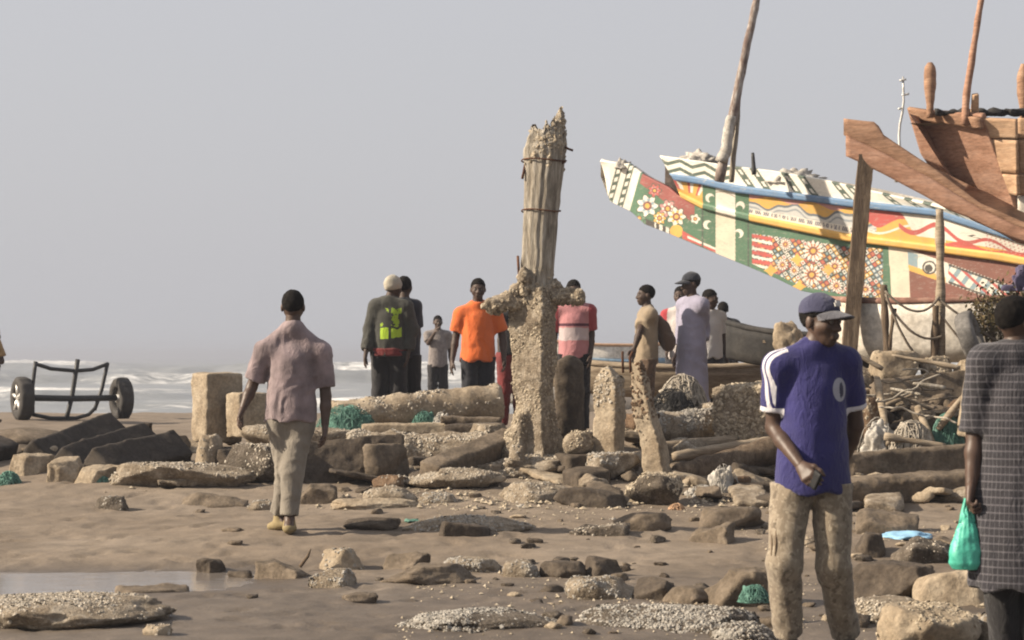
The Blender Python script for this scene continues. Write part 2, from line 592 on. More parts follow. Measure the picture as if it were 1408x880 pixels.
gx = axis_samples(-6.2, 6.6, 0.05, (-9000, 9000))
gy = np.concatenate([axis_samples(9.6, 24, 0.045, (-60, 24.2), 1.5)[:-1], np.arange(24.2, 52, 0.25), 52 * 1.25 ** np.arange(0, 24)]).astype(np.float32)
GX, GY = np.meshgrid(gx, gy, indexing='ij')
GZ = ground(GX, GY)
rf = random.Random(31)
for k in range(420):                                   # footprints and scuffs trodden into the sand
    yc = rf.uniform(10.2, 18.5); xc = rf.uniform(-.27, .27) * yc
    if (xc + 4.1) ** 2 / 6 + (yc - 13.05) ** 2 / .6 < 1: continue
    a_ = rf.gauss(0, .5); la, lb = rf.uniform(.08, .13), rf.uniform(.035, .06)
    i0, i1 = np.searchsorted(gx, (xc - .35, xc + .35)); j0, j1 = np.searchsorted(gy, (yc - .35, yc + .35))
    dx, dy = GX[i0:i1, j0:j1] - xc, GY[i0:i1, j0:j1] - yc
    u, w_ = dx * math.cos(a_) + dy * math.sin(a_), -dx * math.sin(a_) + dy * math.cos(a_)
    q = (u / lb) ** 2 + (w_ / la) ** 2
    dp = rf.uniform(.010, .022)
    GZ[i0:i1, j0:j1] += -dp * np.exp(-q ** 1.5) + .45 * dp * np.exp(-((np.sqrt(q) - 1.5) / .35) ** 2)
m, t, b = new_mat('beach_sand')
tc = t.nodes.new('ShaderNodeTexCoord')
v = tc.outputs['Object']
n1 = noise(t, v, .55, 5, .6, .4)
n2_ = noise(t, v, 3.2, 6, .65, .4)
n3 = noise(t, v, 60, 4, .7)
col = ramp(t, n1, [(.3, (.130, .101, .074)), (.55, (.163, .130, .098)), (.75, (.196, .160, .124))])
col = mixc(t, .75, col, ramp(t, n2_, [(.3, .62), (.7, 1.3)]), 'MULTIPLY')
col = mixc(t, .5, col, ramp(t, n3, [(.3, .6), (.7, 1.35)]), 'MULTIPLY')
x, y, z = sep(t, v)
# damp sand: round the pool and the low strip in front of it
wob = math_(t, 'MULTIPLY', math_(t, 'SUBTRACT', n1, .5), 3.5)
wob = math_(t, 'ADD', wob, math_(t, 'MULTIPLY', math_(t, 'SUBTRACT', n2_, .5), 1.2))
yy = math_(t, 'ADD', y, wob)
low = math_(t, 'SUBTRACT', 1.0, math_(t, 'DIVIDE', math_(t, 'SUBTRACT', yy, 12.6), 1.6), clamp=True)
wet_n = math_(t, 'MULTIPLY', low, .75, clamp=True)
px_ = math_(t, 'DIVIDE', math_(t, 'MAXIMUM', math_(t, 'SUBTRACT', math_(t, 'ABSOLUTE', math_(t, 'ADD', x, 4.1)), 2.1), 0), 1.0)
py_ = math_(t, 'DIVIDE', math_(t, 'SUBTRACT', math_(t, 'ADD', y, math_(t, 'MULTIPLY', wob, .25)), 13.0), 1.0)
rr = math_(t, 'ADD', math_(t, 'MULTIPLY', px_, px_), math_(t, 'MULTIPLY', py_, py_))
wp = math_(t, 'SUBTRACT', 1.35, rr, clamp=True)
far_wet = math_(t, 'DIVIDE', math_(t, 'SUBTRACT', .25, z), .3, clamp=True)
far_wet = math_(t, 'MULTIPLY', far_wet, math_(t, 'GREATER_THAN', y, 30.0))
wet = math_(t, 'MAXIMUM', math_(t, 'MAXIMUM', wet_n, wp), far_wet, clamp=True)
col = mixc(t, wet, col, mixc(t, 1.0, col, (.52, .53, .56), 'MULTIPLY'))
t.links.new(col, b.inputs['Base Color'])
t.links.new(ramp(t, wet, [(0.2, .95), (1.0, .5)]), b.inputs['Roughness'])
b.inputs['Specular IOR Level'].default_value = .3
p1 = bump(t, b, n2_, .5, .03)
bump(t, b, n3, .5, .006, p1)
M['sand'] = m
o = obj('beach_sand', np.stack([GX, GY, GZ], -1).reshape(-1, 3), [grid_faces(len(gx), len(gy))], m)
tag(o, 'brown damp sand of the beach under the rubble', kind='structure')

# shallow pool in the sand
m, t, b = new_mat('pool_water')
v = coords(t)
b.inputs['Base Color'].default_value = (.16, .14, .125, 1)
b.inputs['Roughness'].default_value = .12
b.inputs['Specular IOR Level'].default_value = .6
bump(t, b, noise(t, coords(t, scale=(.6, 2.2, 1)), 6, 4), .12, .02)
pxs = np.linspace(-8, -.9, 60); pys = np.linspace(11.6, 14.6, 40)
PX, PYY = np.meshgrid(pxs, pys, indexing='ij')
o = obj('shallow_pool', np.stack([PX, PYY, np.full_like(PX, -0.020)], -1).reshape(-1, 3), [grid_faces(60, 40)], m)
tag(o, 'shallow sheet of standing water in the sand', kind='structure')

# ------------------------------------------------------------------ the sea
sx = np.arange(-150, 90.1, .7)
sy = np.concatenate([np.arange(36, 130, .45), 130 + np.cumsum(np.linspace(.5, 6, 130))])
SX, SY = np.meshgrid(sx, sy, indexing='ij')
Z = np.full(SX.shape, -0.55)
foam = np.zeros(SX.shape)
wob = 3.2 * n2(SX, SY * .2, .05, 4.4, 3) + 1.2 * n2(SX, SY * .3, .3, 2.2, 3)
for k, (yc, hgt, wid, fo) in enumerate([(56, .10, 1.6, 1.3), (66, .22, 2.0, 1.1), (79, .34, 2.4, 1.2), (95, .55, 3.0, 1.3), (118, .75, 3.6, 1.0), (150, 1.05, 4.5, 1.1), (195, 1.3, 6, .8), (260, 1.5, 8, .7), (340, 1.6, 10, .6)]):
    amp = np.clip(.62 + .85 * n2(SX, SY * .03, .045, k * 5.1, 2), .05, 1.3)
    d = (SY - yc - wob * (1 + k * .25)) / wid
    prof = np.exp(-np.where(d < 0, (d * 1.8) ** 2, (d * .8) ** 2))
    Z += hgt * amp * prof
    brk = np.clip(.5 + 1.1 * n2(SX, SY * .05, .06, 31 + k * 3.3, 2), 0, 1)
    foam = np.maximum(foam, fo * brk * np.exp(-np.where(d < 0, (d * .55) ** 2, (d * 1.9) ** 2)))
foam += .55 * np.clip(n2(SX, SY * 2.2, .10, 12.1, 4), 0, 1) * sstep(170, 60, SY)
Z += .06 * n2(SX, SY, .5, 8.8, 3) * sstep(38, 60, SY)
m, t, b = new_mat('sea_water')
at = N(t, 'ShaderNodeAttribute', attribute_name='foam')
v = coords(t, scale=(.5, 1.3, 1))
nz = noise(t, v, 1.1, 6, .7, .5)
ff = math_(t, 'ADD', at.outputs['Fac'], math_(t, 'MULTIPLY', math_(t, 'SUBTRACT', nz, .5), 1.6))
fm = ramp(t, ff, [(.28, 0.0), (.75, 1.0)])
col = mixc(t, fm, ramp(t, nz, [(.3, (.15, .157, .158)), (.7, (.215, .222, .222))]), (.66, .66, .655))
t.links.new(col, b.inputs['Base Color'])
t.links.new(ramp(t, fm, [(0, .32), (1, .9)]), b.inputs['Roughness'])
bump(t, b, nz, .5, .15)
M['sea'] = m
o = obj('sea', np.stack([SX, SY, Z], -1).reshape(-1, 3), [grid_faces(len(sx), len(sy))], m)
a = o.data.attributes.new('foam', 'FLOAT', 'POINT')
a.data.foreach_set('value', foam.ravel().astype(np.float32))
tag(o, 'grey sea with rows of white breakers', kind='structure')
fx = np.array([-14000, -1500, -150, 90, 1500, 14000.]); fy = np.array([34, 400, 900, 2500, 15000.])
FX, FY = np.meshgrid(fx, fy, indexing='ij')
o = obj('sea_offshore', np.stack([FX, FY, np.full_like(FX, -.75)], -1).reshape(-1, 3), [grid_faces(6, 5)], m)
tag(o, 'open grey sea reaching the hazy horizon', kind='structure')

# ------------------------------------------------------------------ rubble builders
def ico(sub):
    import bmesh
    bm = bmesh.new()
    bmesh.ops.create_icosphere(bm, subdivisions=sub, radius=1)
    V = np.array([v.co[:] for v in bm.verts], np.float32)
    F = np.array([[v.index for v in f.verts] for f in bm.faces], np.int32)
    bm.free()
    return V, F
ICO = {k: ico(k) for k in (2, 3, 4, 5)}

def rock_mesh(size, seed, sub=4, angular=1.0, rough=.04, nsc=3.0, blunt=0.0):
    """broken stone: a ball cut by random planes, then roughened"""
    r = np.random.default_rng(seed)
    D, F = ICO[sub]
    n = 9
    pn = r.normal(0, 1, (n, 3)); pn /= np.linalg.norm(pn, axis=1, keepdims=True)
    pd = .50 + .36 * r.random(n)
    pn = np.concatenate([pn, [[0, 0, 1], [0, 0, -1]]]); pd = np.concatenate([pd, [.62, .6]])
    dd = D @ pn.T
    lim = np.where(dd > .05, pd[None] / np.maximum(dd, .05), 9)
    rad = np.minimum(lim.min(1), 1.0)
    rad = rad * angular + (1 - angular) * .85
    V = D * rad[:, None]
    V *= (1 + rough * 1.6 * fbm(V * nsc + seed * 1.37, 4)[:, None] + rough * .5 * vnoise(V * nsc * 5 + seed)[:, None])
    mn, mx = V.min(0), V.max(0)
    V = (V - (mn + mx) / 2) / ((mx - mn) / 2)
    V = V * np.array(size, np.float32) / 2
    return V, [F]

def put_rock(name, label, cat, x0, x1, yt, yb, mat, seed, group=None, depth=None, sub=4, angular=1.0, rough=.04, shell=0, shell_mat='shell', shell_size=.016, sink=.12, up_only=True, yaw=0.0, D=None, zb=None, block=False):
    cx = (x0 + x1) / 2
    if D is None:
        p = hit(cx, yb); D = float(p[1])
    w = (x1 - x0) / FPX * D
    dep = depth if depth is not None else w * .7
    dep = min(dep, 1.2)
    Dc = D + dep * .45
    X = (cx - 704) / FPX * Dc
    zg = gz(X, Dc) if zb is None else zb
    happ = (yb - yt) / FPX * D
    h = max(.35 * happ, happ - dep * .5 * (EYE - zg) / D * .9, .035)
    ht = h * (1 + sink)
    if block:                                             # squared broken concrete, tilted and half buried
        rb_ = random.Random(seed)
        V, F = slab_mesh((w * .98, dep * .9, ht), seed, max(.009, min(.016, w / 26)), .005, min(.08, ht * .5), .008, cuts=4)
        V = V @ rot(rb_.uniform(-.2, .25), rb_.uniform(-.25, .25), rb_.uniform(-.6, .6)).T
    else:
        V, F = rock_mesh((w * 1.04, dep, ht), seed, sub, angular, rough)
    if yaw:
        V = V @ rot(0, 0, yaw).T
    V = V + np.array((0, 0, ht / 2 - h * sink), np.float32)
    loc = (X, Dc, zg)
    if shell:
        root = empty(name, loc, label, cat, group)
        obj('stone', V, F, M[mat], root)
        SV, SF = shells(V, F, shell, shell_size, seed, up_only)
        tag(obj('shell_crust', SV, SF, M[shell_mat], root, smooth=False), None, kind='stuff')
        return root
    o = obj(name, V, F, M[mat], None, loc=loc)
    return tag(o, label, cat, group)

def slab_mesh(size, seed, h=.02, rnd=.012, chip=.03, rough=.008, cuts=0):
    half = np.array(size, np.float32) / 2
    rc_ = np.random.default_rng(int(seed * 7 + 3))
    cn = rc_.normal(0, 1, (cuts, 3)) * (1, .8, .9); cn[:, 2] = np.abs(cn[:, 2]) * .9 + .15
    cn = cn / half; cn /= np.linalg.norm(cn, axis=1, keepdims=True) + 1e-9
    co = (np.abs(cn) * half).sum(1) * rc_.uniform(.42, .75, cuts)
    def fn(p):
        d = sbox(p, half, rnd)
        e = np.sort(np.abs(p) / half, 1)[:, 1]                # near an edge two ratios are close to one
        c = fbm(p * 5 + seed, 3)
        for n_, o_ in zip(cn, co):
            d = np.maximum(d, p @ n_.astype(np.float32) - o_ + .3 * chip * vnoise(p * 9 + seed))
        d = d + rough * fbm(p * 12 + seed * 2, 3) + chip * np.clip(c + .15, 0, 1) * sstep(.72, 1.0, e)
        return d
    m = rough * 2 + .02
    return nets(fn, -half - m, half + m, h)

def put_slab(name, label, cat, center, size, Rm, mat, seed, group=None, h=.02, chip=.04, rough=.008, shell=0, shell_mat='shell', shell_size=.016, up_only=False, keep=None, rnd=.012):
    V, F = slab_mesh(size, seed, h, rnd, chip, rough)
    V = V @ np.asarray(Rm).T
    c = np.array(center, np.float32)
    zmin = float(V[:, 2].min())
    loc = c + np.array((0, 0, zmin))
    V = V - np.array((0, 0, zmin), np.float32)
    if shell:
        root = empty(name, loc, label, cat, group)
        obj('concrete', V, F, M[mat], root)
        SV, SF = shells(V, F, shell, shell_size, seed, up_only, keep=keep)
        tag(obj('shell_crust', SV, SF, M[shell_mat], root, smooth=False), None, kind='stuff')
        return root
    o = obj(name, V, F, M[mat], None, loc=loc)
    return tag(o, label, cat, group)

def put_log(name, label, cat, A, B, ra, rb, mat, seed, shell=0, shell_mat='shell', noise_=.02, seg=36, group=None, squash=None, shell_size=.017, up_only=True):
    A = np.array(A, np.float32); B = np.array(B, np.float32)
    n = max(10, int(np.linalg.norm(B - A) / .035))
    tt = np.linspace(0, 1, n)[:, None]
    pts = A + (B - A) * tt
    rad = ra + (rb - ra) * tt[:, 0]
    e = np.minimum(tt[:, 0], 1 - tt[:, 0]) * np.linalg.norm(B - A)
    rad = rad * (1 - .18 * np.exp(-e / .02))
    V, F = tube(pts, rad, seg, noise_, 7, True, seed, squash=squash)
    lo = pts.mean(0); lo[2] = V[:, 2].min()
    V = V - lo
    if shell:
        root = empty(name, lo, label, cat, group)
        obj('core', V, F, M[mat], root)
        SV, SF = shells(V, F, shell, shell_size, seed, up_only)
        tag(obj('shell_crust', SV, SF, M[shell_mat], root, smooth=False), None, kind='stuff')
        return root
    return tag(obj(name, V, F, M[mat], None, loc=lo), label, cat, group)

def strands(n, cx, size, seed, rad=.004, ln=(.2, .5), sag=1.0, seg=4):
    """tangle of cord lying over a low heap"""
    r = np.random.default_rng(seed)
    parts = []
    for k in range(n):
        a = r.random() * 6.283; rr = r.random() ** .6
        x, y = math.cos(a) * rr, math.sin(a) * rr
        th = r.random() * 6.283
        L = r.uniform(*ln) / 8
        pts = []
        for j in range(9):
            q = math.hypot(x, y)
            z = max(0.0, 1 - q * q) ** .6 * (.86 + .12 * math.sin(k * 1.7 + j * .5 + seed)) * sag
            pts.append((x * size[0], y * size[1], z * size[2] + rad))
            th += r.normal(0, .7)
            x += math.cos(th) * L / size[0]; y += math.sin(th) * L / size[1]
            q = math.hypot(x, y)
            if q > 1.05:
                x, y = x / q * 1.02, y / q * 1.02
                th += 2.2
        parts.append(tube(pts, rad * r.uniform(.7, 1.4), seg, caps=False, sub=2))
    V, F = join(*parts)
    return V + np.array(cx, np.float32), F

def heap_mesh(size, seed, sub=5, amp=.22, sc=2.0):
    """soft crumpled heap (cloth, net)"""
    D, F = ICO[sub]
    D = D.copy()
    V = D * (1 + amp * 1.3 * fbm(D * sc + seed, 2) + .45 * amp * np.abs(vnoise(D * sc * 3 + seed)) + .15 * amp * np.abs(vnoise(D * sc * 7 + seed)))[:, None]
    V[:, 2] = np.where(V[:, 2] < -.15, -.15, V[:, 2])
    mn, mx = V.min(0), V.max(0)
    V = (V - (mn + mx) / 2) / ((mx - mn) / 2) * np.array(size, np.float32) / 2
    V[:, 2] += size[2] / 2
    return V, [F]

def put_net(name, label, cat, x0, x1, yt, yb, mat, seed, n=60, D=None, z=None, heap=True, rad=.0028, depth=None):
    cx = (x0 + x1) / 2
    p = hit(cx, yb) if D is None else P(cx, yb, D)
    D = float(p[1])
    if z is not None: p[2] = z
    w = (x1 - x0) / FPX * D; h = (yb - yt) / FPX * D
    dep = depth or w * .7
    root = empty(name, (p[0], p[1] + dep * .4, p[2] - .01), label, cat)
    if heap:
        V, F = heap_mesh((w * .95, dep * .9, h * .9), seed, 5, .55 if name == 'fishing_net' else .32, 2.3)
        obj('folds', V, F, M[mat], root)
    V, F = strands(int(n * (1.7 if name != 'cloth_bundle' else .25)), (0, 0, 0), (w / 2, dep / 2, h * .95), seed, rad, (.15, .45))
    tag(obj('cords', V, F, M[mat], root), None, kind='stuff')
    return root

# ------------------------------------------------------------------ broken pillar with cross arms
def build_monument():
    D = 19.0
    base = P(735, 645, D); zb = gz(base[0], D)
    root = empty('broken_pillar', (base[0], D, zb), 'shell-crusted concrete pillar with two stub arms and a splintered timber post on top', 'pillar')
    def L(px, py, dy=0.0):
        q = P(px, py, D + dy)
        return (q[0] - base[0], dy, q[2] - zb)
    yaw = R(-36)                                          # broad face turned a little to the left
    ax = np.array((math.cos(yaw), math.sin(yaw), 0), np.float32); ay = np.array((-math.sin(yaw), math.cos(yaw), 0), np.float32)
    zt = L(735, 395)[2]
    def shaft(p):
        u, w_, z = p @ ax, p @ ay, p[:, 2]
        hw = np.interp(z, [-.1, 0, .35, .55, .9, 1.3, 1.5, zt], [.27, .24, .185, .170, .178, .190, .205, .185])
        hw = hw + .02 * vnoise(np.stack([z * 3, 0 * z, 0 * z + 4], -1))
        d = np.maximum(np.maximum(np.abs(u + .008) - hw, np.abs(w_) - hw * .72), z - zt)
        d = np.maximum(d, -.15 - z)
        d = smin(d, rc(p, L(706, 600, -.05), L(706, 640, -.05), .09, .13), .05)
        d = smin(d, rc(p, L(718, 575, -.1), L(712, 625, -.12), .06, .08), .06)
        rgh = .016 * fbm(p * 5, 3) + .007 * vnoise(p * 26) + .006 * vnoise(p * 50)
        return d + rgh
    V, F = nets(shaft, (-.5, -.45, -.15), (.5, .45, zt + .12), .018)
    obj('shaft', V, F, M['crust'], root)
    SV, SF = shells(V, F, 6500, .0145, 3, hgt=.35)
    tag(obj('shell_crust', SV, SF, M['shell_tan'], root, smooth=False), None, kind='stuff')
    def arm(name, pts, rr, seed, n):
        def fn(p):
            d = 9.0
            for k in range(len(pts) - 1):
                q = rc(p, pts[k], pts[k + 1], rr[k], rr[k + 1])
                d = q if np.isscalar(d) else smin(d, q, .05)
            return d + .03 * fbm(p * 9 + seed, 3) + .012 * vnoise(p * 30)
        A = np.array(pts)
        V, F = nets(fn, A.min(0) - .18, A.max(0) + .18, .016)
        a = obj(name, V, F, M['crust'], root)
        SV, SF = shells(V, F, n, .022, seed)
        tag(obj('shell_crust', SV, SF, M['shell_tan'], a, smooth=False), None, kind='stuff')
    arm('arm', [L(722, 416), L(700, 414, -.03), L(682, 420, -.05), L(672, 421, -.06)], [.11, .085, .062, .045], 11, 420)
    arm('arm', [L(750, 412), L(772, 408, -.02), L(793, 409, -.04)], [.10, .062, .072], 12, 380)
    arm('collar', [L(718, 404), L(755, 402)], [.12, .12], 13, 400)
    # splintered timber post
    pts = [L(737, 405), L(738, 385), L(741, 330), L(744, 285), L(748, 232), L(750, 203), L(751, 182)]
    hw = [.150, .15, .155, .165, .185, .195, .155]
    th = np.linspace(0, 2 * math.pi, 72, endpoint=False)
    rows = []
    nz = 90
    tz = np.linspace(0, len(pts) - 1, nz)
    pa = np.array(pts)
    C = np.stack([np.interp(tz, range(len(pts)), pa[:, k]) for k in range(3)], -1)
    Wd = np.interp(tz, range(len(pts)), hw)
    ridge = .07 * vnoise(np.stack([np.cos(th) * 2.3, np.sin(th) * 2.3, 0 * th], -1)) + .05 * vnoise(np.stack([np.cos(th) * 6, np.sin(th) * 6, 0 * th + 3], -1)) + .035 * vnoise(np.stack([np.cos(th) * 13, np.sin(th) * 13, 0 * th + 6], -1))
    topcut = .07 * vnoise(np.stack([np.cos(th) * 3, np.sin(th) * 3, 0 * th + 9], -1)) + .10 * np.abs(vnoise(np.stack([np.cos(th) * 9, np.sin(th) * 9, 0 * th + 5], -1)))
    topcut = topcut + .10 * np.clip(np.cos(th - .2), -.4, 1)
    VV = np.zeros((nz, 72, 3), np.float32)
    for i in range(nz):
        sw = 1 + ridge * (1 + .0 * i) + .10 * sstep(.72, .9, i / nz) * vnoise(np.stack([np.cos(th) * 4, np.sin(th) * 4, 0 * th + i * .35], -1))
        VV[i, :, 0] = C[i, 0] + np.cos(th) * Wd[i] * sw
        VV[i, :, 1] = C[i, 1] + np.sin(th) * Wd[i] * .8 * sw
        VV[i, :, 2] = C[i, 2] + topcut * sstep(.80, 1.0, i / (nz - 1)) * 1.2
    VV[:, :, 0] += .01 * vnoise(VV * 9)
    c = C[-1].copy(); c[2] -= .08
    V = np.concatenate([VV.reshape(-1, 3), [c]])
    i = np.arange(nz - 1)[:, None]; j = np.arange(72)[None]
    j2 = (j + 1) % 72
    F = [np.stack([i * 72 + j, i * 72 + j2, (i + 1) * 72 + j2, (i + 1) * 72 + j], -1).reshape(-1, 4)]
    jj = np.arange(72)
    F.append(np.stack([(nz - 1) * 72 + jj, (nz - 1) * 72 + (jj + 1) % 72, np.full(72, len(V) - 1)], -1))
    tp = obj('timber_post', V, F, M['timber_grey'], root)
    SV, SF = shells(V, F, 520, .022, 5, keep=lambda c, n: sstep(zt + 1.05, zt + 1.4, c[:, 2]) + .35 * sstep(zt + .28, zt + .02, c[:, 2]))
    tag(obj('shell_crust', SV, SF, M['shell_tan'], tp, smooth=False), None, kind='stuff')
    r = random.Random(4)
    for k in range(7):                                   # splinters round the broken head
        a = r.uniform(0, 6.28)
        q = np.array(L(750, 192)) + np.array((math.cos(a) * .15, math.sin(a) * .12, -.1))
        up = np.array((math.cos(a) * r.uniform(0, .08), -.02, r.uniform(.12, .2)))
        Vs, Fs = tube([q, q + up * .5, q + up], [.03, .022, .004], 5, .01, 20, seed=k)
        obj('splinter', Vs, Fs, M['timber_grey'], tp, smooth=False)
    for (a, b_) in (((774, 200), (788, 207)), ((768, 224), (778, 222)), ((722, 226), (718, 246)), ((712, 352), (714, 384))):
        Vs, Fs = tube([L(a[0], a[1], -.05), L((a[0] + b_[0]) / 2, (a[1] + b_[1]) / 2 + 1, -.08), L(b_[0], b_[1], -.08)], .012, 6)
        obj('rebar', Vs, Fs, M['rust'], root)
    for yv in (221, 290):                                 # wire bands round the timber
        cc = np.array(L(748 if yv < 250 else 744, yv))
        tb = np.linspace(0, 6.283, 26)
        wv = .205 if yv < 250 else .178
        Vs, Fs = tube(np.stack([cc[0] + np.cos(tb) * wv, cc[1] + np.sin(tb) * wv * .82, cc[2] + .01 * np.sin(tb * 2)], -1), .007, 5, caps=False)
        obj('wire_band', Vs, Fs, M['rust'], tp)
    arm('knob', [L(722, 398, -.10), L(720, 372, -.11)], [.06, .035], 17, 120)
    # crusted footing
    V, F = rock_mesh((.95, .7, .30), 77, 5, .8, .10)
    V = V + np.array((-.02, -.12, .02), np.float32)
    ft = obj('footing', V, F, M['crust'], root)
    SV, SF = shells(V, F, 1200, .019, 8, True)
    tag(obj('shell_crust', SV, SF, M['shell'], ft, smooth=False), None, kind='stuff')
build_monument()

# broken stubs beside the pillar
def build_stub(name, label, poly, D, mat, seed, yaw, th=.75, nshell=500, smat='shell', keep=None):
    """poly: rows (py, px_left, px_right)"""
    py = np.array([q[0] for q in poly], float)
    zz = np.array([P(0, v, D)[2] for v in py])
    cx = np.array([(q[1] + q[2]) / 2 for q in poly]); hw = np.array([(q[2] - q[1]) / 2 for q in poly]) / FPX * D
    X = (cx - 704) / FPX * D
    x0 = float(X[-1]); z0 = gz(x0, D) - .02
    z0 = min(z0, zz[-1])
    o = np.argsort(zz)
    zs, xs, hs = zz[o] - z0, X[o] - x0, hw[o]
    ca, sa = math.cos(yaw), math.sin(yaw)
    def fn(p):
        c = np.interp(p[:, 2], zs, xs); h = np.interp(p[:, 2], zs, hs)
        u = (p[:, 0] - c) * ca + p[:, 1] * sa; w_ = -(p[:, 0] - c) * sa + p[:, 1] * ca
        sc = 1 / (abs(ca) + th * abs(sa))
        d = np.maximum(np.abs(u) - h * sc, np.abs(w_) - h * th * sc)
        d = np.maximum(d, p[:, 2] - zs[-1] + .05 * vnoise(p * 9 + seed))
        d = np.maximum(d, -.12 - p[:, 2])
        return d + .010 * fbm(p * 7 + seed, 3) + .004 * vnoise(p * 40)
    V, F = nets(fn, (min(xs) - .35, -.4, -.12), (max(xs) + .35, .4, zs[-1] + .1), .017)
    root = empty(name, (x0, D, z0), label, 'pillar stub')
    obj('concrete', V, F, M[mat], root)
    SV, SF = shells(V, F, nshell, .019, seed, keep=keep)
    tag(obj('shell_crust', SV, SF, M[smat], root, smooth=False), None, kind='stuff')
    return root, zs[-1]
build_stub('pillar_stub', 'short pointed concrete stub with shell-crusted edges standing beside the cross pillar', [(506, 826, 842), (520, 819, 858), (560, 815, 861), (600, 816, 860), (632, 818, 860)], 18.7, 'concrete', 21, R(-34), .8, 420,
           keep=lambda c, n: .15 + 2 * sstep(.45, .8, c[:, 2]))
rt, zt_ = build_stub('pillar_stub', 'leaning concrete stub with rust-red top set on a crusted boulder', [(494, 867, 886), (520, 866, 892), (570, 870, 905), (610, 879, 917), (657, 886, 926)], 18.3, 'concrete', 22, R(-34), .8, 300, 'rust_crust',
           keep=lambda c, n: .04 + 2 * sstep(.5, .75, c[:, 2]))
for dx in (-.035, .03):
    Vs, Fs = tube([(-.28 + dx, 0, zt_ - .12), (-.285 + dx, 0, zt_ + .02), (-.27 + dx * 1.4, 0, zt_ + .07)], .011, 6)
    obj('rebar', Vs, Fs, M['rust'], rt)
put_rock('boulder', 'shell-crusted boulder under the leaning rust-topped stub', 'boulder', 860, 938, 652, 698, 'crust_dark', 23, shell=700, shell_mat='shell_tan', shell_size=.018, depth=.5)
# dark rounded slab behind the pillar, round stone before it, low block to the right
V, F = slab_mesh((.34, .2, .85), 31, .02, .15, .05, .012)
V = V @ rot(0, 0, R(35)).T
p = P(783, 612, 19.4); V[:, 2] += .42
tag(obj('concrete_slab', V, F, M['concrete_dark'], None, loc=(p[0], p[1], p[2])), 'round-topped brown slab standing upright close behind the cross pillar', 'slab')
put_rock('round_stone', 'pale round stone sitting on a dark block at the cross pillar foot', 'stone', 774, 816, 592, 624, 'crust', 32, angular=.25, D=18.6, zb=float(P(795, 624, 18.6)[2]), shell=200, shell_mat='shell_tan', shell_size=.014)
put_slab('concrete_block', 'dark low block carrying the round stone', 'block', P(797, 637, 18.65), (.36, .4, .17), rot(0, 0, R(14)), 'concrete_dark', 33)
put_slab('concrete_block', 'flat-topped dark block right of the cross pillar footing', 'block', P(806, 660, 18.2), (.34, .36, .2), rot(R(3), R(-4), R(25)), 'concrete_dark', 34)

# ------------------------------------------------------------------ left: toppled slabs, upright blocks
def beam_between(label, A, B, wid, hgt, mat, seed, roll=0.0, name='concrete_beam', cat='beam', group=None, shell=0, shell_mat='shell', chip=.04, up_only=True, rough=.008):
    A = np.array(A, np.float32); B = np.array(B, np.float32)
    d = B - A; L = float(np.linalg.norm(d)); d /= L
    side = np.cross((0, 0, 1), d); side /= np.linalg.norm(side)
    up = np.cross(d, side)
    if roll:
        side, up = side * math.cos(roll) + up * math.sin(roll), up * math.cos(roll) - side * math.sin(roll)
    Rm = np.stack([d, side, up], 1)
    return put_slab(name, label, cat, (A + B) / 2, (L, wid, hgt), Rm, mat, seed, group, shell=shell, shell_mat=shell_mat, chip=chip, up_only=up_only, rough=rough)
g_ = None
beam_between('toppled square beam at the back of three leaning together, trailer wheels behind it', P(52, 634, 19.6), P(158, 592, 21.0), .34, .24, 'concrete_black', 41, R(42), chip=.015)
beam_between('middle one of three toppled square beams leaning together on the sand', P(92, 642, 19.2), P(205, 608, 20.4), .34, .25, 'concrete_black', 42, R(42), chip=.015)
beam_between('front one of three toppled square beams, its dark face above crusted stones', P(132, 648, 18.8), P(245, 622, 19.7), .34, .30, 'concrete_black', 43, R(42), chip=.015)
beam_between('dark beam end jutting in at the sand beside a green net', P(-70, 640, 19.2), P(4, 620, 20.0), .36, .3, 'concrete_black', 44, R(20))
put_slab('concrete_block', 'tall tan concrete block standing upright on the beach', 'block', P(298, 560, 21.0), (.30, .44, .70), rot(0, R(1.5), R(-48)), 'concrete', 45, chip=.03)
put_slab('concrete_block', 'shorter tan concrete block standing beside the tall upright block', 'block', P(342, 570, 20.8), (.25, .38, .44), rot(0, R(-2), R(-48)), 'concrete', 46, chip=.04)
put_rock('boulder', 'tan boulder with a dark flank right of the toppled beams', 'boulder', 268, 306, 598, 648, 'concrete', 47, depth=.3, shell=60)
put_rock('boulder', 'brown rounded stone lying behind the front toppled beam', 'boulder', 226, 262, 592, 618, 'concrete_brown', 48, D=20.4)
put_rock('stone', 'small dark stone perched on the toppled beams', 'stone', 195, 210, 579, 592, 'concrete_dark', 49, D=20.4, zb=float(P(202, 594, 20.4)[2]))
put_rock('crusted_slab', 'long low slab white with shells in front of the toppled beams', 'slab', 150, 352, 640, 672, 'crust', 50, shell=900, shell_mat='shell', sub=5, depth=.5)
put_rock('crusted_slab', 'low dark slab sprinkled with shells behind the walking man', 'slab', 300, 420, 612, 666, 'crust_dark', 51, shell=450, sub=4, depth=.45)
put_rock('boulder', 'low dark boulder between the tan boulder and a shell slab', 'boulder', 296, 345, 618, 650, 'concrete_dark', 52, depth=.4)
for k, (x0, x1, yt, yb) in enumerate([(22, 62, 620, 654), (68, 112, 632, 662), (112, 150, 640, 664)]):
    put_rock('concrete_chunk', 'wedge of tan broken concrete under the near end of a toppled beam', 'chunk', x0, x1, yt, yb, 'concrete', 55 + k, 'wedges under the toppled beams', depth=.3, sink=.6, block=True)
put_net('fishing_net', 'dark green net scrap beside the jutting beam end', 'net', -8, 28, 645, 666, 'net_green', 58, 30)
put_net('fishing_net', 'pale green net scrap in front of the toppled beams', 'net', 118, 152, 652, 664, 'net_green', 59, 25)
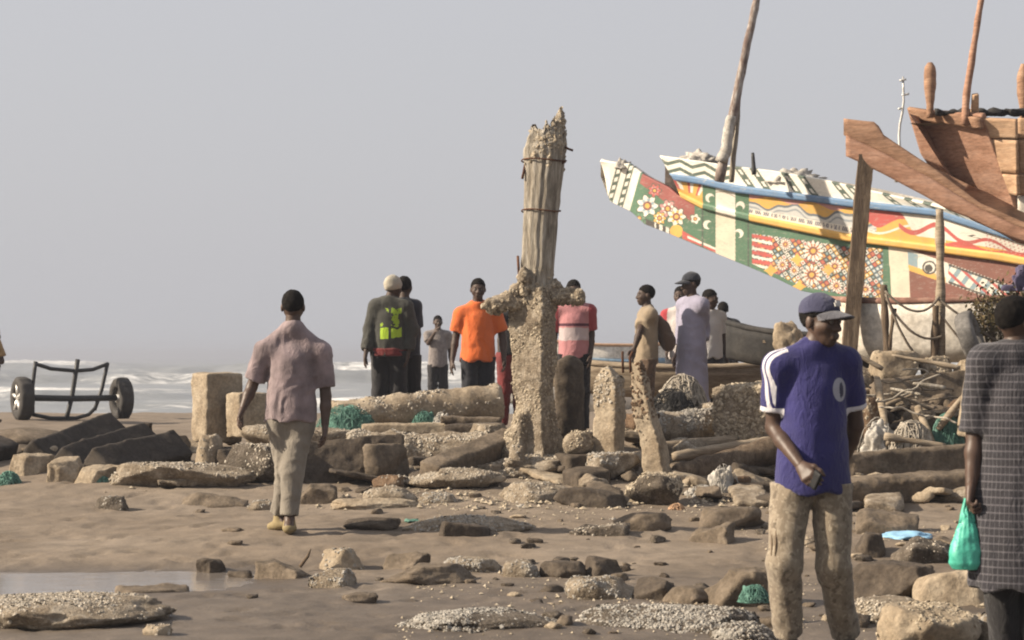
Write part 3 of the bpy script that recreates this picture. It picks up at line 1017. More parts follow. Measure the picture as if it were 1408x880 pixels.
put_rock('sand_bank', 'low bank of brown sand behind the toppled beams', 'bank', -30, 90, 588, 622, 'concrete_brown', 60, angular=.2, rough=.03, depth=.9)

# ------------------------------------------------------------------ centre: fallen piles and planks
put_log('concrete_pile', 'thick round pile lying level, shells along its top, men behind it', 'pile', P(455, 574, 21.0), P(690, 553, 21.3), .165, .185, 'concrete', 61, 700, 'shell', .025)
put_log('concrete_pile', 'round pile white with shells lying low behind the shaded slab', 'pile', P(478, 618, 19.7), P(690, 622, 19.6), .17, .19, 'crust', 62, 2200, 'shell', .025)
beam_between('long flat bleached plank lying under the thick round pile', P(498, 590, 20.3), P(632, 590, 20.3), .25, .12, 'concrete', 63)
beam_between('short dark plank stacked at the pillar end of the bleached plank', P(612, 592, 20.0), P(694, 588, 20.0), .25, .11, 'concrete_dark', 64)
beam_between('thin dark plank on top of the short dark plank', P(606, 577, 20.2), P(690, 579, 20.2), .2, .07, 'concrete_brown', 641)
beam_between('square beam sloping up from the sand to the cross pillar', P(590, 652, 18.2), P(704, 606, 19.2), .24, .2, 'concrete_brown', 65, R(12))
V, F = slab_mesh((.95, .14, .46), 66, .02, .02, .10, .015)
V = V @ rot(R(-30), R(-4), R(14)).T
p = hit(482, 668); V[:, 2] += .15
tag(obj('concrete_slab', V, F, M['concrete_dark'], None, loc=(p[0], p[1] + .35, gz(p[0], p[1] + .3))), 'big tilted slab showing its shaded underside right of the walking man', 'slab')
put_rock('boulder', 'pointed brown boulder leaning on the big tilted slab', 'boulder', 500, 560, 612, 664, 'concrete_brown', 67, depth=.4)
put_rock('boulder', 'small round stone at the foot of the cross pillar', 'stone', 700, 722, 596, 640, 'crust', 68, depth=.2, D=18.6, shell=80)
put_rock('crusted_slab', 'rust-tinged crusted stone below the sloping square beam', 'stone', 512, 560, 654, 672, 'rust_crust', 69, depth=.3, shell=80)
put_rock('crusted_slab', 'low crusted stone bed between sloping beam and pillar footing', 'stone', 556, 690, 648, 674, 'crust', 70, depth=.5, shell=500)
put_net('fishing_net', 'green net bunched at the near end of the thick round pile', 'net', 428, 520, 552, 600, 'net_green', 71, 90, D=20.4, z=float(P(470, 600, 20.4)[2]))
put_net('fishing_net', 'small green net scrap hanging over the thick round pile', 'net', 564, 602, 562, 586, 'net_green', 72, 36, D=20.9, z=float(P(580, 586, 20.9)[2]))
put_net('cloth_bundle', 'small pale cloth bundle beside the net scrap on the pile', 'bundle', 592, 622, 562, 582, 'net_white', 73, 20, D=20.8, z=float(P(600, 584, 20.8)[2]))
put_net('fishing_net', 'green net scrap on the dark shell-sprinkled slab', 'net', 352, 384, 614, 640, 'net_green', 74, 30)
put_rock('crusted_slab', 'mound of crusted rubble between the two upright blocks and the round pile', 'rubble mound', 330, 500, 588, 628, 'crust', 75, depth=.7, shell=500)
put_rock('boulder', 'shell-topped boulder between the pile and the pillar', 'boulder', 640, 706, 586, 640, 'crust', 76, D=19.5, depth=.4, shell=300)

# right of the pillar
put_log('concrete_pile', 'round pile thick with white shells right of the leaning stub', 'pile', P(893, 588, 19.6), P(1010, 584, 19.9), .145, .15, 'crust', 81, 1700, 'shell_white', .02)
put_slab('concrete_block', 'square block face covered with pale oyster shells beside blue-shirted man', 'block', P(1032, 572, 19.4), (.60, .42, .60), rot(R(4), R(-3), R(-34)), 'crust', 82, shell=1900, shell_mat='shell_tan', shell_size=.026)
put_log('timber_log', 'weathered grey log sloping up behind the blue-shirted man', 'log', P(930, 655, 18.3), P(1085, 614, 18.8), .10, .13, 'timber_brown', 83, 0, noise_=.02)
put_log('timber_pole', 'pale pole lying below the white-shelled round pile', 'pole', P(900, 615, 18.9), P(1010, 606, 19.2), .05, .055, 'hull_tan', 84, 0, noise_=.008, seg=14)
put_log('timber_pole', 'second pale pole lying over the grey log', 'pole', P(925, 628, 18.6), P(1060, 606, 19.0), .045, .05, 'hull_tan', 85, 0, noise_=.008, seg=14)
put_net('cloth_bundle', 'off-white bag of netting slumped beside the grey log', 'bag', 972, 1020, 634, 678, 'net_white', 86, 60)
put_net('cloth_bundle', 'pale flattened sacking spread below the off-white bag', 'sacking', 940, 992, 664, 684, 'net_white', 87, 25)
put_net('fishing_net', 'small teal net scrap beside the off-white bag', 'net', 954, 968, 646, 660, 'net_green', 88, 14)
put_slab('concrete_block', 'dark block in front of the grey log', 'block', P(1035, 678, 17.9), (.36, .3, .2), rot(0, 0, R(10)), 'concrete_dark', 89)
put_net('rope_heap', 'heap of pale rope ends spilling below the tan boat', 'rope heap', 905, 975, 510, 560, 'rope_pale', 90, 60, D=20.6, z=float(P(940, 560, 20.6)[2]), rad=.006)
put_net('rope_heap', 'dark heap of tarred netting beneath the pale rope ends', 'net heap', 890, 960, 530, 572, 'hull_dark', 91, 50, D=20.3, z=float(P(920, 572, 20.3)[2]))
put_rock('boulder', 'crusted boulder wedged between white-shelled pile and oyster block', 'boulder', 960, 1005, 548, 580, 'crust', 92, D=20.3, zb=float(P(980, 585, 20.3)[2]), shell=160)
put_rock('crusted_slab', 'crusted rubble heap at the foot of the leaning stub', 'rubble mound', 905, 985, 606, 650, 'crust', 93, depth=.5, shell=400)
put_rock('crusted_slab', 'pale crusted rubble between the two concrete stubs', 'rubble mound', 800, 880, 626, 662, 'crust', 94, depth=.5, shell=400, shell_mat='shell_white')

# far right: walls of slabs and heaped waste below the boats
beam_between('long low wall beam behind the blue-shirted man, upper of two', P(1150, 648, 18.2), P(1335, 633, 18.5), .3, .30, 'concrete_brown', 101, R(-4), chip=.05)
beam_between('long low wall beam with crumbling top, lower of two', P(1150, 680, 17.5), P(1345, 668, 17.8), .3, .26, 'concrete_brown', 102, R(4), chip=.09, rough=.014)
beam_between('brown tipped slab wall above the heaped sacks', P(1200, 545, 19.9), P(1345, 530, 20.1), .18, .30, 'concrete_brown', 103, R(-18), chip=.05)
put_slab('concrete_post', 'upright grey post end beside the man in the checked robe', 'post', P(1338, 545, 18.8), (.16, .16, .75), rot(R(4), R(6), R(20)), 'concrete', 104)
boul = [(1192, 1262, 478, 524, 'concrete', 'rounded tan boulder on the slab wall, beside the short stake'), (1262, 1308, 486, 530, 'crust', 'shell-crusted boulder on the slab wall under the bamboo pole'),
        (1112, 1200, 488, 545, 'crust', 'wide pale boulder behind the shoulder of the blue-shirted man'), (1306, 1352, 490, 540, 'concrete', 'tan boulder on the slab wall beside the grey post end'),
        (1176, 1212, 540, 600, 'rust_crust', 'rusty boulder behind the heaped sacks'), (1240, 1290, 560, 612, 'concrete_brown', 'brown boulder amid the heaped sacks')]
for k, (x0, x1, yt, yb, mt, lb) in enumerate(boul):
    Dk = 20.1 if yt < 535 else 19.2
    put_rock('boulder', lb, 'boulder', x0, x1, yt, yb, mt, 110 + k, D=Dk, zb=float(P(x0, yb + 3, Dk)[2]), depth=.4, shell=160 if mt != 'concrete_brown' else 0, shell_mat='shell_tan')
put_net('cloth_bundle', 'white sack slumped over the upper wall beam', 'sack', 1182, 1240, 562, 616, 'net_white', 121, 40, D=18.9, z=float(P(1200, 622, 18.9)[2]))
put_net('rope_heap', 'tangle of pale rope between the white sack and green net', 'rope heap', 1225, 1290, 570, 618, 'rope_pale', 122, 60, D=18.8, z=float(P(1250, 622, 18.8)[2]), rad=.006)
put_net('fishing_net', 'mint green net heap beside the man in the checked robe', 'net', 1280, 1330, 556, 612, 'net_green', 123, 60, D=18.9, z=float(P(1300, 618, 18.9)[2]))
for k, (A, B) in enumerate([((1206, 520, 19.4), (1222, 612, 18.9)), ((1216, 600, 18.8), (1300, 614, 18.8)), ((1290, 590, 18.9), (1325, 545, 19.0)), ((1262, 560, 19.2), (1282, 608, 18.9))]):
    put_log('driftwood_stick', 'bleached stick sticking out of the heap below the boats', 'stick', P(*A), P(*B), .035, .028, 'hull_tan', 130 + k, 0, noise_=.008, seg=10, group='bleached sticks in the heap')

rs = random.Random(77)
for k in range(10):                                       # more sticks tangled in the heap
    A = P(rs.uniform(1180, 1330), rs.uniform(500, 605), rs.uniform(18.9, 20.0)); an_ = rs.uniform(-.6, 3.6); L_ = rs.uniform(.25, .8)
    A[2] = max(A[2], gz(A[0], A[1]) + .02)
    B = A + np.array((math.cos(an_) * L_, rs.uniform(-.2, .2), abs(math.sin(an_)) * L_ * .55))
    put_log('driftwood_stick', 'bleached stick sticking out of the heap below the boats', 'stick', A, B, rs.uniform(.014, .032), .014, rs.choice(['hull_tan', 'timber_brown', 'timber_grey']), 140 + k, 0, noise_=.006, seg=8, group='bleached sticks in the heap')
for k in range(9):
    A = P(rs.uniform(1180, 1330), rs.uniform(500, 600), 18.8 + rs.random()); th_ = rs.uniform(0, 3.1); pts = []
    for j in range(16):
        pts.append((A[0], A[1], max(A[2], gz(A[0], A[1]) + .03)))
        th_ += rs.gauss(0, .5); A = A + np.array((math.cos(th_) * .05, rs.gauss(0, .02), math.sin(th_) * .03 - .015))
    Vs, Fs = tube(np.array(pts) - np.array(pts[0]), .010, 6, sub=2)
    tag(obj('rope', Vs, Fs, M['rope_pale' if k % 2 else 'rope'], None, loc=pts[0]), 'loose rope end trailing over the heap below the boats', 'rope', 'rope ends on the heap')

r_lit = random.Random(5)
# ------------------------------------------------------------------ foreground stones on the sand
FG = [  # label, name, x0, x1, ytop, ybase, material, shells, shell material, depth, angular
    ('wide shell-covered rock beside the shallow pool', 'crusted_rock', -40, 238, 818, 866, 'crust', 3600, 'shell', .85, .5),
    ('flat mat of grey mussel shells on damp sand', 'mussel_bed', 546, 778, 836, 868, 'crust_dark', 2600, 'shell_white', .6, .3),
    ('mussel-covered flat rock running towards the legs of the blue-shirted man', 'mussel_bed', 790, 1056, 829, 868, 'crust_dark', 3000, 'shell_white', .65, .6),
    ('small mussel-covered rock at the feet of the blue-shirted man', 'mussel_bed', 975, 1076, 855, 882, 'crust_dark', 900, 'shell_white', .35, .5),
    ('craggy tan rock between the blue-shirted man and the robed man', 'crusted_rock', 1205, 1345, 826, 890, 'concrete', 500, 'shell_tan', .45, 1),
    ('low crusted rock behind the craggy tan rock', 'crusted_rock', 1170, 1290, 822, 858, 'crust', 500, 'shell', .4, .8),
    ('whitish knobbly stone, the lower of a pair', 'pale_stone', 426, 492, 780, 808, 'crust', 260, 'shell_white', .25, .9),
    ('pinkish pale stone, the upper of a pair', 'pale_stone', 441, 502, 754, 784, 'concrete', 60, 'shell_white', .25, .9),
    ('dark stone with a bent stick beside the pale pair', 'dark_stone', 352, 430, 772, 797, 'concrete_brown', 0, '', .25, .9),
    ('dark pointed stone at the edge of the shallow pool', 'dark_stone', 268, 308, 768, 790, 'concrete_dark', 0, '', .15, 1),
    ('flat brown slab with one dark squared end', 'concrete_chunk', 520, 660, 776, 803, 'concrete_brown', 0, '', .4, 1),
    ('dark three-cornered stone behind the flat brown slab', 'dark_stone', 530, 584, 758, 783, 'concrete_brown', 0, '', .25, 1),
    ('squared dark chunk, largest of a broken row', 'concrete_chunk', 806, 862, 766, 796, 'concrete_dark', 0, '', .3, 1),
    ('smaller dark chunk in the broken row', 'concrete_chunk', 742, 806, 772, 796, 'concrete_dark', 0, '', .28, 1),
    ('shell-topped end stone of the broken row', 'crusted_rock', 690, 744, 770, 794, 'crust', 240, 'shell_white', .3, .8),
    ('row of flat shelly stone leading to the dark chunks', 'crusted_rock', 610, 692, 766, 788, 'crust', 240, 'shell_white', .3, .8),
    ('grey lump with shelly crown below the broken row', 'crusted_rock', 778, 878, 790, 824, 'crust', 350, 'shell_white', .35, .8),
    ('round-shouldered dark stone below the broken row', 'dark_stone', 872, 924, 794, 824, 'concrete_dark', 0, '', .25, .8),
    ('smooth tan cobble beside the round-shouldered dark stone', 'tan_stone', 912, 982, 804, 830, 'concrete_brown', 0, '', .3, .5),
    ('big brown rock at the knee of the blue-shirted man', 'brown_rock', 966, 1076, 776, 834, 'concrete_brown', 0, '', .5, .9),
    ('dark hollow-sided rock beyond the legs of the blue-shirted man', 'brown_rock', 1168, 1278, 772, 826, 'concrete_dark', 0, '', .5, .9),
    ('smooth grey slab beside the green carrier bag', 'concrete_slab', 1256, 1362, 786, 832, 'concrete', 0, '', .5, .8),
    ('squared brown chunk on open sand below the leaning stub', 'concrete_chunk', 843, 924, 706, 731, 'concrete_brown', 0, '', .3, 1),
    ('thin grey slab beside the squared brown chunk', 'concrete_chunk', 784, 866, 720, 737, 'crust_dark', 120, 'shell', .25, 1),
    ('wedge of brown concrete in front of the dark block', 'concrete_chunk', 950, 1014, 720, 747, 'concrete_brown', 0, '', .3, 1),
    ('heap of brown broken stone below the off-white bag', 'brown_rock', 960, 1052, 698, 728, 'concrete_brown', 0, '', .4, 1),
    ('long white shell drift on the sand', 'shell_drift', 556, 736, 710, 731, 'crust', 900, 'shell_white', .4, .4),
    ('dark bar of stone under the long shell drift', 'dark_stone', 604, 676, 722, 738, 'concrete_dark', 0, '', .2, .9),
    ('flat dark stones left of the long shell drift', 'dark_stone', 474, 550, 712, 729, 'concrete_dark', 0, '', .25, .8),
    ('smooth round dark stone behind the walking man', 'dark_stone', 410, 464, 662, 692, 'concrete_brown', 0, '', .3, .3),
    ('oval stone resting on a pale flat slab', 'crusted_rock', 500, 576, 668, 692, 'crust', 200, 'shell', .35, .5),
    ('pale flat slab under the oval stone', 'concrete_slab', 456, 578, 684, 700, 'concrete', 0, '', .4, .8),
    ('thin white shell streak beside the pale flat slab', 'shell_drift', 570, 630, 678, 692, 'crust', 220, 'shell_white', .25, .3),
    ('long flat dark stone on open sand', 'dark_stone', 248, 342, 681, 697, 'concrete_brown', 0, '', .3, .8),
    ('lone pale and dark stone on open sand', 'dark_stone', 128, 178, 682, 702, 'crust_dark', 60, 'shell_white', .2, 1),
    ('pale cobbles at the heels of the walking man', 'pale_stone', 340, 382, 688, 702, 'crust', 100, 'shell_white', .2, .8),
    ('low dark stone in the damp sand below the pool', 'dark_stone', 158, 262, 800, 816, 'concrete_brown', 0, '', .3, .7),
    ('small tan stone below the wide shell-covered rock', 'tan_stone', 196, 236, 862, 876, 'concrete', 40, 'shell', .12, .9),
    ('pale stone half sunk below the pinkish pair', 'pale_stone', 470, 520, 814, 828, 'concrete_brown', 0, '', .2, .8),
    ('crusted slab beside the pillar footing', 'crusted_rock', 684, 790, 664, 692, 'crust', 420, 'shell', .4, .9),
    ('dark plank-like stone under the flat-topped block', 'dark_stone', 762, 862, 672, 698, 'concrete_dark', 0, '', .3, 1),
    ('brown slab edge at the foot of the wall beams', 'concrete_slab', 1176, 1262, 706, 734, 'concrete_brown', 0, '', .4, 1),
    ('dark chunk on the sand right of the blue sheet', 'concrete_chunk', 1290, 1330, 742, 766, 'concrete_brown', 0, '', .3, 1),
    ('dark chunk on the sand left of the blue sheet', 'concrete_chunk', 1176, 1216, 734, 766, 'concrete_dark', 0, '', .3, 1),
    ('low grey rock behind the green carrier bag', 'concrete_slab', 1230, 1330, 746, 776, 'crust_dark', 120, 'shell', .4, .8),
    ('pale stone at the hem of the checked robe', 'pale_stone', 1338, 1384, 842, 880, 'crust', 160, 'shell_white', .25, .9),
]
for k, (lb, nm, x0, x1, yt, yb, mt, ns, sm, dp, an) in enumerate(FG):
    put_rock(nm, lb, {'mussel_bed': 'mussel bed', 'shell_drift': 'shell drift', 'concrete_slab': 'slab', 'concrete_chunk': 'chunk'}.get(nm, 'rock'), x0, x1, yt, yb, mt, 200 + k, depth=dp, angular=an, shell=ns, shell_mat=sm or 'shell',
             sub=5 if x1 - x0 > 100 else 4, shell_size=.012, rough=.05, sink={'mussel_bed': 1.1, 'shell_drift': 1.2, 'crusted_rock': .7}.get(nm, .6), block=nm in ('concrete_chunk', 'dark_stone', 'concrete_slab') and k % 3 != 1)
A = hit(404, 788); Vs, Fs = tube([(0, 0, 0), (.05, 0, .07), (.07, 0, .12)], [.012, .009, .006], 6, .004, 30)
tag(obj('driftwood_stick', Vs, Fs, M['timber_brown'], None, loc=(A[0] + .03, A[1] + .1, A[2] + .03)), 'short bent stick poking up from the dark stone', 'stick')
p = hit(1252, 742)
V, F = heap_mesh((.40, .5, .05), 301, 4, .2)
tag(obj('blue_sheet', V, F, M['blue_sheet'], None, loc=(p[0], p[1] + .2, gz(p[0], p[1]) + .0)), 'faded blue plastic sheet flat on the sand', 'sheet')
put_net('fishing_net', 'teal net caught on the mussel-covered rock', 'net', 1016, 1062, 832, 858, 'net_green', 302, 40, z=.1)
put_net('plastic_scrap', 'small orange plastic scrap on the sand below the boulder', 'scrap', 918, 944, 690, 702, 'hull_orange', 303, 8)

for k in range(16):                                       # torn plastic washed in among the stones
    px = r_lit.uniform(380, 1340); py = r_lit.uniform(650, 740)
    p = hit(px, py); mk = ('net_green', 'net_white')[k % 2]
    V, F = heap_mesh((r_lit.uniform(.06, .16), r_lit.uniform(.06, .12), r_lit.uniform(.015, .04)), 320 + k, 3, .9, 2.6)
    tag(obj('plastic_scrap', V, F, M[mk], None, loc=(p[0], p[1], gz(p[0], p[1]) - .004)), ('torn teal plastic scrap lying among the stones', 'torn white plastic scrap lying among the stones')[k % 2], 'scrap', ('teal plastic scraps', 'white plastic scraps')[k % 2])

# scattered smaller stones, alike but for their place
r = random.Random(11)
n = 0
while n < 150:
    px = r.uniform(250, 1408); py = r.uniform(668, 872)
    dens = .12 + .5 * sstep(640, 800, px) + .35 * (py < 700) * (px > 350)
    if py > 800 and px < 560: dens *= .4
    if r.random() > dens: continue
    p = hit(px, py)
    s = r.choice([.03, .04, .05, .06, .08, .11]) * r.uniform(.7, 1.3)
    mt = r.choice(['concrete_dark', 'concrete_brown', 'concrete_brown', 'crust_dark', 'concrete'])
    lab = {'concrete_dark': ('small dark broken stone loose on the sand', 'dark loose stones'), 'concrete_brown': ('small brown broken stone loose on the sand', 'brown loose stones'),
           'crust_dark': ('small shell-speckled stone loose on the sand', 'speckled loose stones'), 'concrete': ('small tan broken stone loose on the sand', 'tan loose stones')}[mt]
    V, F = rock_mesh((s * r.uniform(1.2, 2), s * r.uniform(.9, 1.5), s * r.uniform(.45, .8)), 400 + n, 3, 1, .08)
    V = V @ rot(0, 0, r.uniform(0, 6)).T
    V[:, 2] += s * .12
    tag(obj('loose_stone', V, F, M[mt], None, loc=(p[0], p[1], gz(p[0], p[1]))), lab[0], 'stone', lab[1])
    n += 1
# pebbles and shell bits nobody could count
pts = []
rr = np.random.default_rng(5)
N_ = 16000
qx = rr.uniform(-5.5, 5, N_ * 3); qy = rr.uniform(10, 21, N_ * 3)
dn = np.clip(.15 + .9 * n2(qx, qy, .7, 5.5, 3), 0, 1) * (.3 + .7 * sstep(-1.5, 1.5, qx + .5 * (qy > 16.5))) * ((qx > -.6) | (qy > 16.9)) * (qx > -3.5)
kk = rr.random(N_ * 3) < dn * .8
qx, qy = qx[kk][:N_], qy[kk][:N_]
n = len(qx)
s = (.004 + .016 * rr.random(n) ** 3) * (1 + .9 * (qy > 16.8))
D0, F0 = np.array([[1, 0, 0], [0, 1, 0], [-1, 0, 0], [0, -1, 0], [0, 0, .7], [0, 0, -.5]], np.float32), np.array([[0, 1, 4], [1, 2, 4], [2, 3, 4], [3, 0, 4]])
an = rr.random(n) * 6.28
V = D0[None] * s[:, None, None] * (.6 + .8 * rr.random((n, 6, 1)))
V = np.stack([V[..., 0] * np.cos(an)[:, None] - V[..., 1] * np.sin(an)[:, None], V[..., 0] * np.sin(an)[:, None] + V[..., 1] * np.cos(an)[:, None], V[..., 2]], -1)
V = V + np.stack([qx, qy, ground(qx, qy) + s * .25], -1)[:, None]
F = (F0[None] + (np.arange(n) * 6)[:, None, None]).reshape(-1, 3)
tag(obj('shell_grit', V.reshape(-1, 3), [F], M['shell_tan'], None, smooth=False), 'scattered shell bits and grit on the sand', 'grit', kind='stuff')

# broken pieces filling the rubble belt
r = random.Random(23)
zones = [(440, 700, 588, 668, 44, (19.0, 21.0)), (700, 1060, 560, 690, 80, None), (1060, 1345, 560, 705, 80, None), (880, 1080, 540, 600, 20, None), (1175, 1345, 490, 600, 64, None), (0, 330, 600, 668, 16, None)]
LB = {'concrete_dark': ('fist-sized dark piece in the rubble belt', 'dark rubble pieces'), 'concrete_brown': ('fist-sized brown piece in the rubble belt', 'brown rubble pieces'),
      'crust': ('shell-speckled piece in the rubble belt', 'shelly rubble pieces'), 'concrete': ('fist-sized tan piece in the rubble belt', 'tan rubble pieces'), 'rust_crust': ('rust-stained piece in the rubble belt', 'rusty rubble pieces')}
k = 0
for (x0, x1, y0, y1, cnt, _) in zones:
    for q in range(cnt):
        p = hit(r.uniform(x0, x1), r.uniform(y0, y1))
        if p[1] > 22: continue
        s = r.choice([.10, .12, .15, .18, .24])
        if q % 2:
            mt = r.choice(['concrete_dark', 'concrete_brown', 'concrete', 'crust'])
            V, F = slab_mesh((r.uniform(.25, .75), r.uniform(.14, .34), r.uniform(.05, .11)), 900 + k, .02, .006, .05, .008, cuts=3)
            V = V @ rot(r.uniform(-.3, .3), r.uniform(-.25, .25), r.uniform(0, 6)).T
            V[:, 2] += .05
            tag(obj('broken_slab', V, F, M[mt], None, loc=(p[0], p[1], gz(p[0], p[1]))), {'concrete_dark': 'dark splintered slab lying in the rubble belt', 'concrete_brown': 'brown splintered slab lying in the rubble belt', 'concrete': 'tan splintered slab lying in the rubble belt', 'crust': 'shell-rough splintered slab lying in the rubble belt'}[mt], 'slab', 'broken slabs in the rubble belt')
            k += 1
            continue
        mt = r.choice(['concrete_dark', 'concrete_brown', 'concrete_brown', 'crust', 'crust', 'concrete', 'rust_crust'])
        V, F = rock_mesh((s * r.uniform(1, 1.8), s * r.uniform(.8, 1.3), s * r.uniform(.5, 1.0)), 900 + k, 3, 1, .10)
        V = V @ rot(r.uniform(-.4, .4), r.uniform(-.4, .4), r.uniform(0, 6)).T
        V[:, 2] += s * .22
        tag(obj('rubble_piece', V, F, M[mt], None, loc=(p[0], p[1], gz(p[0], p[1]))), LB[mt][0], 'rubble', LB[mt][1])
        k += 1

# ------------------------------------------------------------------ painted pirogue
def lin(r_, g_, b_):
    c = np.array((r_, g_, b_), np.float32) / 255
    return np.where(c <= .04045, c / 12.92, ((c + .055) / 1.055) ** 2.4)

def poly(pts, x):
    a = np.array(pts, np.float32)
    return np.interp(x, a[:, 0], a[:, 1])

def vcol_mat(name):
    m, t, b = new_mat(name)
    at = N(t, 'ShaderNodeAttribute', attribute_name='paint')
    v = coords(t)
    w = noise(t, v, 3.5, 6, .7, .5)
    sc_ = noise(t, coords(t, scale=(.5, 1, 2.5)), 9, 6, .75, .6)
    f = noise(t, coords(t, scale=(1, 1, 4)), 20, 4)
    c = mixc(t, .7, at.outputs['Color'], ramp(t, w, [(.28, .68), (.6, 1.08)]), 'MULTIPLY')
    c = mixc(t, ramp(t, f, [(.58, 0.0), (.70, .45)]), c, (.40, .35, .29))
    c = mixc(t, ramp(t, sc_, [(.58, 0.0), (.66, .55)]), c, (.46, .43, .37))
    c = mixc(t, .14, c, (.55, .52, .47))
    c = mixc(t, 1.0, c, (.95, .95, .95), 'MULTIPLY')
    t.links.new(c, b.inputs['Base Color'])
    b.inputs['Roughness'].default_value = .6
    b.inputs['Specular IOR Level'].default_value = .3
    bump(t, b, f, .2, .006)
    return m
M['paint'] = vcol_mat('boat_paint')

CA, SA = math.cos(R(-35)), math.sin(R(-35))
def boatD(px):
    k = (px - 704) / FPX
    return (27 * CA - 1.19 * SA) / (CA - k * SA)

BOAT_ROOT = None
def strake(name, top, bot, x0t, x0b, x1, nu, nv, root, paint, proud=0.0, v0=0.0, v1=1.0, thick=.05):
    """plank between two edge curves (photo pixels) on the flared near side of the hull"""
    u = np.linspace(0, 1, nu)[:, None]; v = np.linspace(0, 1, nv)[None]
    xt = x0t + (x1 - x0t) * u; xb = x0b + (x1 - x0b) * u
    px = xt + (xb - xt) * v
    yt = poly(top, px); yb = poly(bot, px)
    py = yt + (yb - yt) * v
    D = boatD(px) + .45 * (v0 + (v1 - v0) * v) - proud
    Pw = np.stack([(px - 704) / FPX * D, D, EYE - (py - HOR) / FPX * D], -1)
    lo = np.array(root.location, np.float32)
    o = obj(name, (Pw - lo).reshape(-1, 3), [grid_faces(nu, nv)[:, ::-1]], M['paint'], root)
    col = np.ones((nu, nv, 4), np.float32)
    col[..., :3] = paint(px, py)
    a = o.data.color_attributes.new('paint', 'FLOAT_COLOR', 'POINT')
    a.data.foreach_set('color', col.ravel())
    sm = o.modifiers.new('thickness', 'SOLIDIFY'); sm.thickness = thick; sm.offset = -1
    return o

WHITE, GREEN, DGREEN, BLUE, YEL, RED, ORG, BLK, BRN, CREAM, PINK, SKYB = (lin(*c) for c in
    [(236, 232, 220), (62, 112, 84), (52, 78, 66), (78, 122, 164), (226, 176, 78), (192, 76, 72), (190, 118, 72), (52, 50, 50), (126, 70, 58), (226, 216, 194), (198, 138, 138), (136, 164, 176)])

def put(c, mask, col):
    c[mask] = col
SL = .235                                       # slope of the planking in the picture plane

def paint_rail(px, py):
    c = np.empty(px.shape + (3,), np.float32); c[:] = WHITE
    top = poly(R0, px); bot = poly(R1, px); v = (py - top) / np.maximum(bot - top, 1)
    for k, x in enumerate([1008, 1030, 1073, 1096, 1143, 1162, 1212, 1242, 1268, 1300, 1330, 1362, 1390]):
        u = px - x - v * 20
        m_ = (u > 0) & (u < 11)
        put(c, m_, DGREEN)
        put(c, m_ & (np.abs(u - 5.5) < 2) & (np.abs((v % .5) - .25) < .12), WHITE)
    z = np.abs(((px - 918) / 34) % 1 - .5) * 2
    for off in (0.22, .72):
        m_ = (px < 1004) & (np.abs(v - off - z * .3 + .1) < .11)
        put(c, m_, DGREEN)
    return c

def crescents(c, px, py, lst):
    for (x, y, dx, dy) in lst:
        r1 = np.hypot(px - x, py - y); r2 = np.hypot(px - x - dx, py - y - dy)
        put(c, (r1 < 6.2) & (r2 > 4.6), WHITE)

def paint_flame(px, py):
    c = np.empty(px.shape + (3,), np.float32); c[:] = YEL
    top = poly(R2, px); bot = poly(R3, px); v = (py - top) / np.maximum(bot - top, 1)
    # bow sunburst
    m0 = px < 967
    a = np.arctan2(py - 290, px - 950)
    put(c, m0 & (np.sin(a * 15) > .1) & (v < .62), WHITE)
    put(c, m0 & (np.sin(a * 15 + 1.2) > .75) & (v < .7), RED)
    put(c, m0 & (v > .72), lin(222, 160, 60))
    # green field, white bar
    put(c, (px > 966) & (px < 1030), GREEN)
    put(c, (px > 984) & (px < 1011), WHITE)
    put(c, (px > 984) & (px < 1011) & (np.abs(v - .12 - .1 * ((px - 997) / 13) ** 2) < .03), lin(160, 150, 135))
    crescents(c, px, py, [(976, 272, 3, 2), (1018, 283, -1, 4)])
    # clouds and waves
    m1 = (px > 1030) & (px < 1205)
    w = .40 + .16 * np.sin((px - 1035) / 11.5) - .06 * np.sin((px - 1035) / 4.3)
    put(c, m1 & (v > w), lin(206, 208, 206))
    put(c, m1 & (np.abs(v - w) < .05), lin(96, 110, 122))
    put(c, m1 & (v > w + .17) & (v < w + .25), lin(150, 160, 168))
    put(c, m1 & (v > .70), WHITE)
    let = (np.sin(px * 1.15) + np.sin(px * .53 + 2)) > -.35
    put(c, m1 & (np.abs(v - .82) < .085) & let & (np.sin(px * 2.3 + py * 1.1) > -.6), lin(70, 74, 104))
    put(c, m1 & (v < .10 + .1 * np.sin(px / 9)), PINK)
    # red band swelling towards the stern, then red waves on white
    m2 = (px > 1168)
    wave = .46 + .26 * np.sin((px - 1172) / 15.)
    t_ = sstep(1168, 1215, px)
    put(c, m2 & (v < wave * t_ + .02), RED)
    put(c, (px > 1190) & (v > .62 + .2 * np.sin((px - 1180) / 16)) & (px < 1300), YEL)
    put(c, (px > 1190) & (np.abs(v - .62 - .2 * np.sin((px - 1180) / 16)) < .04) & (px < 1300), WHITE)
    m3 = px > 1236
    f = sstep(1236, 1262, px)
    put(c, m3 & (v < f * .75), WHITE)
    put(c, m3 & (np.abs(v - .45 - .2 * np.sin((px - 1236) / 11.5) - .12 * sstep(1236, 1400, px)) < .085), RED)
    put(c, m3 & (v > .80 - .1 * np.sin((px - 1236) / 11.5)) & (px > 1300), RED)
    put(c, m3 & (np.abs(px - 1338 - 6 * np.sin(py)) < 5) & (np.abs(v - .35) < .06), BLK)
    put(c, m3 & (px > 1355) & (np.sin(px * .9 + py * .5) * np.sin(py * .8 - px * .25) > .55), PINK)
    return c

